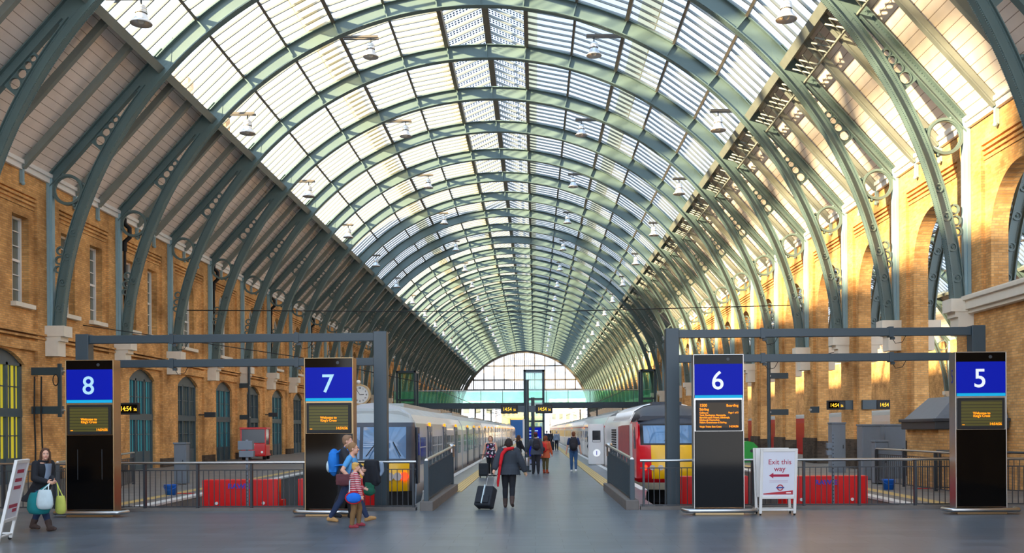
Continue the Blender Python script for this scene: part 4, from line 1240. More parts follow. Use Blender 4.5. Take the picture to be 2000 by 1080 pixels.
# ---- buckets, cabinets, bin, vehicle
MT['bucket_blue'] = pm('blue_plastic', (14, 96, 190), 0.35)
MT['green_plastic'] = pm('green_plastic', (40, 160, 60), 0.35)
def bucket(x, y, z, label):
    t = thing('bucket', label, 'bucket', (x, y, z)); m = MB()
    m.lathe([(.0, .0), (.14, .0), (.185, .30), (.195, .31), (.185, .29), (.13, .02), (0, .02)], 20); m.build('tub', 'bucket_blue', t)
    m = MB(); m.tube([(.19 * cos(a), -.19 * abs(sin(a)) * .9 - .01, .29 - .13 * abs(sin(a))) for a in [pi * i / 10 for i in range(11)]], .008, 6); m.build('handle', 'bucket_blue', t)
    return t
bucket(-10.55, 28.6, .02, 'blue plastic bucket on the edge of the west platform')
bucket(10.35, 28.9, .02, 'blue plastic bucket on the east platform by the red line')
for x, nm in ((-10.9, 'west'), (10.9, 'east')):
    m = MB(); m.box(.25, .85, -.03, .03, 0, .02); o = m.build('floor_strip', 'red_paint', None, (x, 29.1, .03)); tag(o, 'short red strip lying on the %s platform behind a bucket' % nm, 'strip')
def cabinet(name, x, y, w, d, h, mat, label, z=.05):
    t = thing(name, label, 'cabinet', (x, y, z)); m = MB(); m.box(-w / 2, w / 2, 0, d, 0, h); m.build('body', mat, t, bevel=.02)
    m = MB(); m.box(-w / 2 + .03, w / 2 - .03, -.015, .0, .08, h - .1); o = m.build('door', mat, t)
    a = MB(); a.box(w / 2 - .12, w / 2 - .09, -.04, -.015, h * .5, h * .5 + .14); a.build('handle', 'dark_paint', o)
    m = MB(); m.box(-w / 2 - .02, w / 2 + .02, -.03, d + .02, h, h + .06); m.build('lid', mat, t, bevel=.01)
    return t
cabinet('steel_cabinet', X_at(351, 33.7), 33.7, .42, .35, 1.35, 'cab_grey', 'narrow stainless cabinet at the end of the west platform railing', .08)
cabinet('grey_cabinet', X_at(1702, 34.0), 34.0, .62, .6, 1.85, 'cab_grey', 'tall grey equipment cabinet, left one of the group by the pier')
cabinet('grey_cabinet', X_at(1748, 34.6), 34.6, .75, .6, 1.85, 'cab_grey', 'tall grey equipment cabinet with wide door, right one of the group')
cabinet('grey_cabinet', X_at(1638, 39.0), 39.0, .55, .5, 1.95, 'cab_grey', 'single tall grey cabinet between the arcade piers')
cabinet('steel_cabinet', X_at(1722, 31.6), 31.6, .44, .35, 1.33, 'cab_grey', 'slim stainless cabinet in front of the grey cabinets')
t = thing('salt_bin', 'rounded green bin behind the exit board', 'bin', (X_at(1460, 50), 50, .08))
m = MB(); m.prism([(-.6, 0), (.6, 0), (.6, .5), (.5, .85), (.3, 1.05), (0, 1.12), (-.3, 1.05), (-.5, .85), (-.6, .5)], 0, .7); m.build('body', 'green_plastic', t, bevel=.04)
m = MB(); m.cyl((.2, -.02, .62), (.2, 0, .62), .08); m.build('latch', 'dark_paint', t)

# small red platform tug
t = thing('platform_tug', 'small red electric tug with glazed cab by the west wall', 'vehicle', (X_at(501, 59), 58.3, .17), R(8))
m = MB(); m.box(-.72, .72, 0, .12, .25, 1.0); m.box(-.72, .72, .1, 1.9, .25, .85); m.box(-.72, .72, 0, 2.4, .2, .32); o = m.build('body', 'red_paint', t, bevel=.05)
m = MB(); m.box(-.78, .78, -.08, 1.9, 1.80, 1.92); m.build('roof', 'red_paint', t, bevel=.03)
m = MB()
for a in (-.7, .7):
    for b in (.03, 1.75): m.box(a - .04, a + .04, b - .03, b + .04, .9, 1.82)
m.build('cab_frame', 'red_paint', t)
m = MB(); m.box(-.66, .66, .02, .04, 1.0, 1.8); m.build('windscreen', 'tr_glass', t)
for s in (-.7, .7):
    m = MB(); m.box(s - .01, s + .01, .1, 1.7, .9, 1.8); m.build('side_window', 'tr_glass', t)
for a in (-.6, .6):
    for b in (.35, 1.9): m = MB(); m.cyl((a - .09, b, .2), (a + .09, b, .2), .2, n=18); m.build('wheel', 'rubber', t)
for a in (-.5, .5): m = MB(); m.cyl((a, -.02, .45), (a, .02, .45), .07, n=14); m.build('headlamp', 'lens', t)
text('8051', .09, 'fleet_number', 'digit_white', t, (0, -.06, .86), depth=.002)

# brick kiosk with leaded roof at the right
t = thing('brick_kiosk', 'low brick hut with dark cornice and lead roof behind totem 5', 'hut', (12.6, 28.6, 0))
m = MB(); m.box(-.9, 1.0, 0, 2.4, 0, 1.78); m.build('wall', 'brick', t)
m = MB(); m.box(-1.05, 1.1, -.12, 2.5, 1.78, 2.02); m.box(-1.12, 1.12, -.18, 2.55, 2.0, 2.1); m.build('cornice', 'dark_paint', t, bevel=.02)
m = MB(); m.loft([[V((-1.0, -.05, 2.1)), V((1.1, -.05, 2.1)), V((1.1, 2.4, 2.1)), V((-1.0, 2.4, 2.1))], [V((-.3, .3, 2.75)), V((1.1, .3, 2.85)), V((1.1, 2.2, 2.85)), V((-.3, 2.2, 2.75))]], 0, False); m.build('roof', 'cab_grey', t)

# ---- clocks and signs
def clock_sign(x, y, z, label, pole=None, arm=0, w=.74, dx=0):
    """LED clock box; arm > 0 puts the mounting box on its right, < 0 on its left"""
    t = thing('led_clock', label, 'clock', (x, y, z))
    m = MB(); m.box(-w / 2, w / 2, 0, .16, -.20, .20); o = m.build('case', 'black_matt', t, bevel=.012)
    m = MB(); m.box(-w / 2 + .05, w / 2 - .05, -.008, 0, -.14, .14); m.build('screen', 'black', t)
    text('14:54', .225, 'clock_digits', 'led_yellow', t, (-.085, -.012, -.08), depth=.001, bold=.002, sx=.78)
    text('56', .14, 'clock_digits', 'led_yellow', t, (.235, -.012, -.08), depth=.001, bold=.001, sx=.8)
    if arm:
        s = 1 if arm > 0 else -1; a = s * w / 2
        m = MB(); m.box(min(a, a + s * abs(arm)), max(a, a + s * abs(arm)), .02, .2, -.2, .2); m.build('mounting_box', 'slate_paint', t, bevel=.012)
    return t
def mast(x, y, h, r, label, z=0, base=True):
    t = thing('signal_mast', label, 'mast', (x, y, z)); m = MB(); m.cyl((0, 0, 0), (0, 0, h), r, n=16); m.build('shaft', 'slate_paint', t)
    if base:
        m = MB(); m.cyl((0, 0, 0), (0, 0, .06), r * 1.9, n=16); m.build('base', 'slate_paint', t)
    m = MB(); m.cyl((0, 0, h), (0, 0, h + .04), r * 1.15, n=16); m.build('cap', 'slate_paint', t)
    return t
mx = X_at(1029, 43.6)
t = mast(mx, 43.6, 4.0, .10, 'round slate mast carrying two clocks on the island platform')
m = MB(); m.lathe([(.102, .25), (.11, .27), (.11, .60), (.102, .62)], 16); o = m.build('chrome_sleeve', 'steel', t); o['label'] = 'bright metal sleeve low on the mast'
m = MB(); m.box(-.40, .40, -.05, .05, 2.62, 2.9); m.build('cross_arm', 'slate_paint', t)
clock_sign(mx - .77, 43.5, 2.76, 'yellow digit clock box left of the island platform mast', arm=0)
clock_sign(mx + .77, 43.5, 2.76, 'yellow digit clock box right of the island platform mast', arm=0)
mast(X_at(1041, 52), 52, 3.5, .09, 'second slate mast just behind the clock mast')
mast(X_at(216, 33.6), 33.8, 2.9, .08, 'slate post carrying a clock behind totem 8', .06)
clock_sign(X_at(251, 33.5), 33.5, Z_at(251, 798, 33.5), 'yellow digit clock box just right of totem 8', arm=-.24, w=.70)
clock_sign(X_at(1634, 42.5), 42.5, Z_at(1634, 791, 42.5), 'yellow digit clock box on a slate arm between arcade piers', arm=.36, w=.77)
clock_sign(X_at(1731, 41.88), 41.88, Z_at(1752, 790, 41.88), 'yellow digit clock box partly behind the pier by totem 5', arm=-.60, w=.78)
def bracket(x0, x1, y, z, label, box=True):
    t = thing('wall_bracket', label, 'bracket', (x0, y, z)); m = MB(); m.box(min(0, x1 - x0), max(0, x1 - x0), -.06, .06, -.14, .14); m.build('arm', 'slate_paint', t, bevel=.01)
    m = MB(); m.cyl((x1 - x0, -.07, 0), (x1 - x0, .07, 0), .05); m.build('bolt', 'steel', t)
    return t
# gallows brackets with a hanger on the west wall
yw = 36.0
for z in (Z_at(95, 725, yw), Z_at(95, 801, yw)): bracket(XL - .05, X_at(124, yw), yw, z, 'slate cable bracket on the west wall beside totem 8, %s' % ('upper one' if z > 3 else 'lower one'))
t = thing('cable_hanger', 'slate upright hanger with a coil joining the two brackets by totem 8', 'hanger', (X_at(120, yw), yw - .1, Z_at(120, 815, yw)))
m = MB(); m.box(-.06, .06, -.05, .05, 0, 1.95); m.build('upright', 'slate_paint', t)
m = MB(); m.tube([(-.12 + .1 * cos(a), -.06, 1.35 + .2 * sin(a)) for a in [2 * pi * i / 16 for i in range(16)]], .02, 6, closed=True); m.build('cable_coil', 'black_matt', t)
for px, lab in ((66, 'left'), (76, 'right')):
    t = thing('wall_cable', 'vertical black cable below the wall brackets, %s of the pair' % lab, 'cable', (XL + .1 + (.25 if lab == 'right' else 0), yw - .1, 0.1)); m = MB(); m.tube([(0, 0, 0), (.02, 0, 1.2), (-.02, 0, 2.4), (0, 0, 3.8)], .03, 6); m.build('cable', 'black_matt', t)
yw = 61.2
for z in (Z_at(470, 753, yw), Z_at(470, 815, yw)): bracket(XL - .05, X_at(488, yw), yw, z, 'slate cable bracket on the west wall above the tug, %s' % ('upper one' if z > 3.6 else 'lower one'))
mast(X_at(487, yw), yw, 6.0, .08, 'thin dark mast by the west wall above the tug', .15)
for px, d in ((402, 54), (518, 67)):
    t = thing('wall_camera', 'dark box camera on the west wall %s' % ('beside the teal doors' if px < 500 else 'right of the red tug'), 'camera', (XL + .35, d, Z_at(px, 810, d)))
    m = MB(); m.box(-.1, .5, -.15, .15, -.14, .14); m.build('housing', 'dark_paint', t, bevel=.02); m = MB(); m.cyl((-.45, 0, 0), (-.05, 0, 0), .04); m.build('stay', 'dark_paint', t)
# brackets and masts by the arcade
for px, d, z0, nm in ((1500, 47.5, 734, 'upper'), (1500, 47.5, 805, 'lower')):
    bracket(X_at(1540, d), X_at(1504, d), d, Z_at(px, z0, d), 'slate cable bracket on the arcade pier right of totem 6, %s one' % nm)
mast(X_at(1502, 47.5), 47.5, 5.1, .09, 'thin slate mast by the arcade right of totem 6', .06)
bracket(X_at(1600, 44), X_at(1583, 44), 44, Z_at(1590, 800, 44), 'short slate bracket on the arcade pier left of the clock')
# black rainwater pipes beside every second rib of the west wall
for n_, k in enumerate((2, 4, 6, 8)):
    y = rib_y(k) + .55
    t = thing('drain_pipe', 'black rainwater pipe on the west wall by a rib ring, %s from the camera' % ORD[n_], 'pipe', (XL + .12, y, 5.6), 0, 'rainwater pipes on the west wall')
    m = MB(); m.tube([(0, 0, 5.75), (.0, 0, 5.5), (.22, 0, 5.3), (.22, 0, 4.9), (.0, 0, 4.7), (0, 0, 4.3)], .10, 10); m.build('swan_neck', 'black_matt', t)
    m = MB(); m.cyl((0, 0, 0), (0, 0, 4.4), .06); m.build('downpipe', 'black_matt', t)
# station clock
t = thing('station_clock', 'round white clock with roman numerals behind totem 7', 'clock', (X_at(704, 56), 56, Z_at(704, 771, 56)))
m = MB(); m.cyl((0, -.12, 0), (0, .12, 0), .58, n=40); m.build('case', 'black_matt', t)
m = MB(); m.ring((0, 0, 0), .5, .6, -.16, .16, 40); m.build('rim', 'bronze', t)
m = MB(); m.cyl((0, -.13, 0), (0, -.11, 0), .5, n=40); o = m.build('dial', 'white', t)
for i, s in enumerate(['XII', 'I', 'II', 'III', 'IV', 'V', 'VI', 'VII', 'VIII', 'IX', 'X', 'XI']):
    a = pi / 2 - 2 * pi * i / 12; e = text(s, .13, 'numeral', 'black_matt', o, (.37 * cos(a), -.135, .37 * sin(a) - .04), depth=.002, bold=.004, sx=.8)
m = MB(); m.beam((0, -.14, 0), (.24 * sin(R(87)), -.14, .24 * cos(R(87))), .01, .035); m.beam((0, -.14, 0), (.38 * sin(R(-32)), -.14, .38 * cos(R(-32))), .01, .025); m.build('hands', 'black_matt', o)
m = MB(); m.ball((-.1, 0, .72), (.13, .13, .12), 8); m.build('finial', 'white', t)
m = MB(); m.box(-.1, .1, -.08, .08, -4.0, -.55); m.box(-.1, 1.0, -.05, .05, -.72, -.58); m.build('bracket', 'dark_paint', t)

# blue totem with plan, on the island platform
t = thing('info_totem', 'dark blue information panel behind the clock mast', 'sign', (X_at(1043, 62), 62, 0))
m = MB(); m.box(-.5, .5, 0, .15, .0, 2.05); m.build('panel', 'dark_paint', t, bevel=.05); m = MB(); m.box(-.45, .45, -.01, 0, .2, 1.98); m.build('face', 'blue_sign', t)
m = MB()
for i, (a, b) in enumerate(((-.3, .25), (-.35, .0), (-.35, .3), (-.35, .1))): m.box(a, b, -.014, -.01, 1.75 - i * .2, 1.80 - i * .2)
m.build('print', 'digit', t)
t = thing('pillar', 'pale square pillar of the lift behind the clock mast', 'pillar', (X_at(1026, 70), 70, 0)); m = MB(); m.box(-.18, .18, -.18, .18, 0, 2.6); m.build('shaft', 'white', t, bevel=.01); m = MB(); m.box(-.24, .24, -.24, .24, 0, .2); m.build('base', 'stone', t)

# ---- lift towers and footbridge
MT['green_glass'] = glass('green_glass', (0.74, 0.97, 0.88), 0.90, (0.35, 0.8, 0.6), 0.08)
YB = 108.0
def tower(px0, px1, top_py, label, d=YB, z0=0.0):
    x0, x1 = X_at(px0, d), X_at(px1, d); zt = Z_at((px0 + px1) / 2, top_py, d); w = x1 - x0; D = 2.4
    t = thing('lift_tower', label, 'lift tower', ((x0 + x1) / 2, d, z0))
    h = zt - z0
    for a in (-w / 2 + .12, w / 2 - .12):
        for b in (.12, D):
            m = MB(); m.box(a - .12, a + .12, b - .12, b + .12, 0, h); m.build('corner_post', 'slate_paint', t)
    m = MB(); m.box(-w / 2, w / 2, 0, D + .12, h - .22, h); m.build('roof', 'slate_paint', t)
    for q in (.33, .62):
        for b in (0, D - .0):
            m = MB(); m.box(-w / 2 + .1, w / 2 - .1, b, b + .12, h * q - .09, h * q + .09); m.build('cross_beam', 'slate_paint', t)
    m = MB()
    m.add([(-w / 2, .06, .2), (w / 2, .06, .2), (w / 2, .06, h - .1), (-w / 2, .06, h - .1)], [(0, 1, 2, 3)]); m.add([(-w / 2, D, .2), (w / 2, D, .2), (w / 2, D, h - .1), (-w / 2, D, h - .1)], [(0, 1, 2, 3)])
    m.build('glazing', 'green_glass', t)
    m = MB(); m.box(-w / 2 + .3, w / 2 - .3, .5, D - .4, h * .38, h * .38 + 2.4); m.build('lift_car', 'cab_grey', t) if 'centre' not in label and False else None
    return t
tower(1023, 1064, 722, 'central green glass lift tower rising through the footbridge')
tower(774, 813, 724, 'left green glass lift tower at the end of the footbridge')
tower(1252, 1282, 721, 'right green glass lift tower by the arcade')
t = thing('footbridge', 'steel footbridge with green glass sides crossing all the tracks', 'footbridge', (0, YB + 2.8, 0))
zb = Z_at(1042, 796, YB)
m = MB(); m.box(-15.9, 13.6, -.1, 2.6, zb, zb + .62); m.build('deck', 'slate_paint', t)
for i in range(12):
    x = -15.8 + i * 2.45
    m = MB(); m.box(x + .04, x + 2.4, -.06, -.02, zb + .62, zb + 1.95); m.build('glass_panel', 'green_glass', t)
    m = MB(); m.box(x - .03, x + .03, -.08, 0, zb + .6, zb + 2.0); m.build('stanchion', 'slate_paint', t)
m = MB(); m.box(-15.9, 13.6, 2.5, 2.54, zb + .62, zb + 1.95); m.build('rear_glass', 'green_glass', t)
m = MB(); m.cyl((-15.9, -.04, zb + 2.0), (13.6, -.04, zb + 2.0), .04); m.build('handrail', 'steel', t)
for px, lab in ((882, 'left'), (1216, 'right')):
    c = clock_sign(X_at(px, 112), 111.5, Z_at(px, 812 if px < 1000 else 810, 112), 'small dark clock box below the footbridge, %s one' % lab, w=.9)
    m = MB(); m.box(-.06, .06, .02, .14, .18, zb - c.location.z); m.build('hanger', 'dark_paint', c)
# ---- bell lamps hanging from the roof
t = thing('bell_lamp', 'bell lamp under the left glazing edge nearest the camera', 'lamp', (0, 0, 0), 0, 'bell lamps below the roof glazing')
m = MB(); m.lathe([(.0, .02), (.05, .02), (.16, -.04), (.20, -.12), (.2, -.2)], 18, (0, 0, -.30)); m.lathe([(.05, -.44), (.14, -.47), (.19, -.55), (.22, -.66), (.30, -.76), (.36, -.84), (.35, -.86), (.2, -.68), (.1, -.5)], 24); m.build('shade', 'lamp', t)
m = MB(); m.ball((0, 0, -.36), (.19, .19, .16), 9); m.build('gear_housing', 'lamp', t)
m = MB(); m.cyl((0, 0, -.2), (0, 0, .0), .03); m.build('stem', 'dark_paint', t)
m = MB(); m.ball((0, 0, -.74), (.12, .12, .12), 8); m.build('bulb', 'lens', t)
m = MB()
for q in (-.12, .12): m.box(-1.25, .35, q - .035, q + .035, .0, .09)
m.build('rail_pair', 'purlin', t)
spots = [(-10.75, 'under the left glazing edge', -1), (-5.1, 'left of the crown', -1), (5.1, 'right of the crown', 1), (10.75, 'under the right glazing edge', 1)]
first = True
for j in range(0, 16):
    y = 32.9 + 12.2 * j
    for (dx, wh, sd) in spots:
        z = CZ + sqrt(15.55 ** 2 - dx * dx) + .12
        lab = 'grey metal bell lamp %s, %s from the concourse' % (wh, ORD[j])
        if first: t.location = (CX + dx, y, z); t['label'] = lab; first = False
        else: dup(t, (CX + dx, y, z), 0 if sd < 0 else pi, lab)

# ---- overhead wires
def wire(pts, r, label):
    m = MB(); m.tube(pts, r, 5); o = m.build('overhead_wire', 'black_matt'); tag(o, label, 'wire')
d = 52.0
wire([(XL, d, Z_at(370, 606, d)), (0, d, Z_at(1044, 600, d) - .25), (XR, d, Z_at(1550, 596, d))], .025, 'thin span wire crossing the whole shed below the roof')
wire([(X_at(1502, 47.5), 47.4, 5.145), (12.6, 45.4, 5.0), (13.70, 43.9, 5.3)], .018, 'thin stay wire from the slender mast to the arcade pier')
wire([(XL, 40, 6.2), (-10, 42, 5.0), (-5.1, 44, 4.0)], .018, 'thin stay wire from the west wall to the grey train')
wire([(-5.1, 44, 4.0), (-5.1, 140, 4.0), (-5.1, 214, 4.0)], .02, 'contact wire above the grey train')
wire([(5, 50, 4.0), (5, 140, 4.0), (5, 250, 4.0)], .02, 'contact wire above the intercity train')
for i, d in enumerate((150, 175, 205)):
    for s, x in ((-1, -9.0), (1, 9.5)):
        t = thing('line_mast', 'dark overhead line mast beyond the footbridge, %s on the %s' % (ORD[i], 'left' if s < 0 else 'right'), 'mast', (x, d, 0)); m = MB(); m.box(-.12, .12, -.12, .12, 0, 6.0); m.build('post', 'dark_paint', t)
        m = MB(); m.beam((0, 0, 5.2), (-s * 3.5, 0, 5.6), .08, .08); m.beam((0, 0, 4.4), (-s * 3.5, 0, 5.5), .06, .06); m.build('cantilever', 'dark_paint', t)

# ---- town beyond the open end and beside the shed
MT['far_cream'] = striped('far_cream_wall', (232, 214, 190), (190, 172, 150), 'Z', 3.2, .12, .8)
MT['far_blue'] = striped('far_blue_wall', (178, 196, 216), (140, 160, 190), 'X', 1.6, .3, .6)
MT['far_white'] = pm('far_white_wall', (236, 232, 228), .7)
MT['far_yellow'] = pm('far_yellow_brick', (226, 190, 110), .8)
MT['hoard_blue'] = pm('blue_hoarding', (60, 120, 190), .5)
MT['slate_roof'] = pm('slate_roof', (96, 108, 128), .6)
def block(x0, x1, y, dp, h, mat, label, wins=(4, 2)):
    t = thing('building', label, 'building', ((x0 + x1) / 2, y, 0)); w = x1 - x0
    m = MB(); m.box(-w / 2, w / 2, 0, dp, -2, h); m.build('wall', mat, t)
    m = MB(); m.box(-w / 2 - .2, w / 2 + .2, -.2, dp, h, h + .5); m.build('parapet', 'far_white', t)
    for i in range(wins[0]):
        for j in range(wins[1]):
            a = -w / 2 + w * (i + .5) / wins[0]; z = h * (j + .6) / wins[1]
            m = MB(); m.box(a - w / wins[0] * .25, a + w / wins[0] * .25, -.05, .05, z - h / wins[1] * .25, z + h / wins[1] * .25); m.build('window', 'pane_dark', t)
    return t
block(-26, -12, 300, 20, 10.2, 'far_blue', 'pale blue block far beyond the left of the shed end')
block(-11, 3, 330, 20, 9.5, 'far_yellow', 'long yellow building far beyond the shed end', (9, 2))
block(5, 16, 310, 20, 11.0, 'far_cream', 'cream building far beyond the right of the shed end', (5, 3))
block(17, 32, 290, 20, 8.0, 'far_white', 'white low building far beyond the right tracks', (5, 2))
t = thing('hoarding', 'bright blue hoarding at the far end of the left track', 'hoarding', (-3.6, 215, 0)); m = MB(); m.box(-1.6, 1.2, 0, .1, 0, 4.0); m.build('panel', 'hoard_blue', t)
m = MB(); m.box(-1.7, -1.6, 0, .2, 0, 4.2); m.box(1.2, 1.3, 0, .2, 0, 4.2); m.build('frame', 'dark_paint', t)
t = thing('shade_block', 'unseen brick block added west of the concourse to shade the near east wall', 'building', (-25, -16, 0))  # added out of view, only to shade the nearest part of the arcade wall
m = MB(); m.box(-2.5, 2.5, -30, 21, 0, 27); m.build('wall', 'brick', t)
m = MB(); m.prism([(-2.8, 27), (2.8, 27), (1, 30), (-1, 30)], -30.3, 21.3); m.build('roof', 'slate_roof', t)
t = thing('office_range', 'slate roofed brick range with chimneys outside the left roof glass', 'building', (-28, 72, 0))
m = MB(); m.box(-6, 5, 0, 15, 0, 21.5); m.build('wall', 'brick', t)
m = MB(); m.prism([(-6.3, 21.5), (5.3, 21.5), (1.5, 25.5), (-2.5, 25.5)], -.3, 15); m.build('roof', 'slate_roof', t)
for i in range(2):
    m = MB(); y = 2 + i * 9; m.box(-.2, 2.2, y, y + 1.2, 24, 28.5); o = m.build('chimney', 'brick', t)
    for q in (.3, 1.0, 1.7): a = MB(); a.cyl((q, y + .6, 28.5), (q, y + .6, 29.4), .22, .18); a.build('chimney_pot', 'far_cream', o)
m = MB()
# ------------------------------------------------------------------ people
def fabric(name, rgb, var=.18, scale=9): return pm(name, rgb, .85, var=var, scale=scale, bump=.15)
SK = pm('skin', (222, 168, 140), .55, var=.06, scale=8)
SK2 = pm('skin_tan', (196, 140, 108), .55, var=.06, scale=8)
MT['skin'] = SK; MT['skin_tan'] = SK2
MT['lips'] = pm('lips', (178, 96, 88), .5); MT['eye_white'] = pm('eye_white', (235, 232, 228), .3); MT['iris'] = pm('iris', (58, 44, 36), .2)
for nm, c in dict(hair_brown=(84, 56, 38), hair_dark=(46, 34, 28), hair_ash=(148, 112, 76), hair_blond=(214, 168, 92), hair_fair=(150, 116, 88), hair_grey=(176, 172, 166), hair_chest=(110, 62, 34),
                  coat_black=(26, 28, 34), puffer=(52, 58, 66), denim=(36, 52, 84), denim_blue=(48, 84, 122), dark_trouser=(34, 34, 40), tee_blue=(84, 158, 214), tan_shoe=(186, 142, 88), khaki=(128, 96, 58),
                  boot_brown=(74, 58, 52), grey_top=(128, 142, 160), scarf_red=(206, 18, 30), tee_navy=(38, 56, 96), pack_black=(38, 36, 42), orange_coat=(196, 92, 56), olive=(92, 80, 44), rust_shoe=(168, 70, 40),
                  cap_red=(96, 44, 52), hoodie=(66, 72, 84), hoodie_grey=(130, 146, 164), pack_blue=(30, 120, 206), bag_plum=(96, 52, 56), pouch_blue=(24, 110, 214), bag_teal=(20, 128, 130), bag_white=(206, 222, 224),
                  bag_yellow=(198, 200, 92), sneaker_white=(226, 224, 220), case_black=(36, 40, 46), red_trim=(196, 30, 40), pack_red=(206, 46, 40), jacket_dark=(44, 46, 52), bag_green=(28, 96, 72), uniform=(40, 50, 66),
                  pink=(206, 60, 84), trainer_red=(150, 52, 62), tartan_tan=(176, 146, 110)).items(): MT[nm] = fabric(nm, c)
MT['stripe_top'] = striped('striped_jersey', (172, 34, 52), (226, 206, 206), 'Z', .034, .34, .85, vec='object')
def floral():
    m = bpy.data.materials.new('floral_print'); m.use_nodes = True; n, l = m.node_tree.nodes, m.node_tree.links; p = n['Principled BSDF']; p.inputs['Roughness'].default_value = .85
    tc = n.new('ShaderNodeTexCoord'); v = n.new('ShaderNodeTexVoronoi'); v.inputs['Scale'].default_value = 17; l.new(tc.outputs['Object'], v.inputs['Vector'])
    r = n.new('ShaderNodeValToRGB'); r.color_ramp.interpolation = 'CONSTANT'
    e = r.color_ramp.elements; e[0].color = (.012, .014, .03, 1); e[1].position = .45; e[1].color = (.75, .72, .74, 1)
    a = e.new(.62); a.color = (.012, .014, .03, 1); b = e.new(.75); b.color = (.62, .06, .16, 1); c = e.new(.9); c.color = (.25, .3, .7, 1)
    s = n.new('ShaderNodeSeparateColor'); l.new(v.outputs['Color'], s.inputs[0]); l.new(s.outputs[0], r.inputs[0]); l.new(r.outputs[0], p.inputs['Base Color']); return m
MT['floral'] = floral()

def fused(mb, name, mat, parent, voxel, smooth=3):
    """close overlapping shapes into one continuous surface"""
    o = mb.build(name, mat, parent)
    r = o.modifiers.new('fuse', 'REMESH'); r.mode = 'VOXEL'; r.voxel_size = voxel; r.use_smooth_shade = True
    if smooth:
        s = o.modifiers.new('soften', 'SMOOTH'); s.iterations = smooth; s.factor = .5
    return o

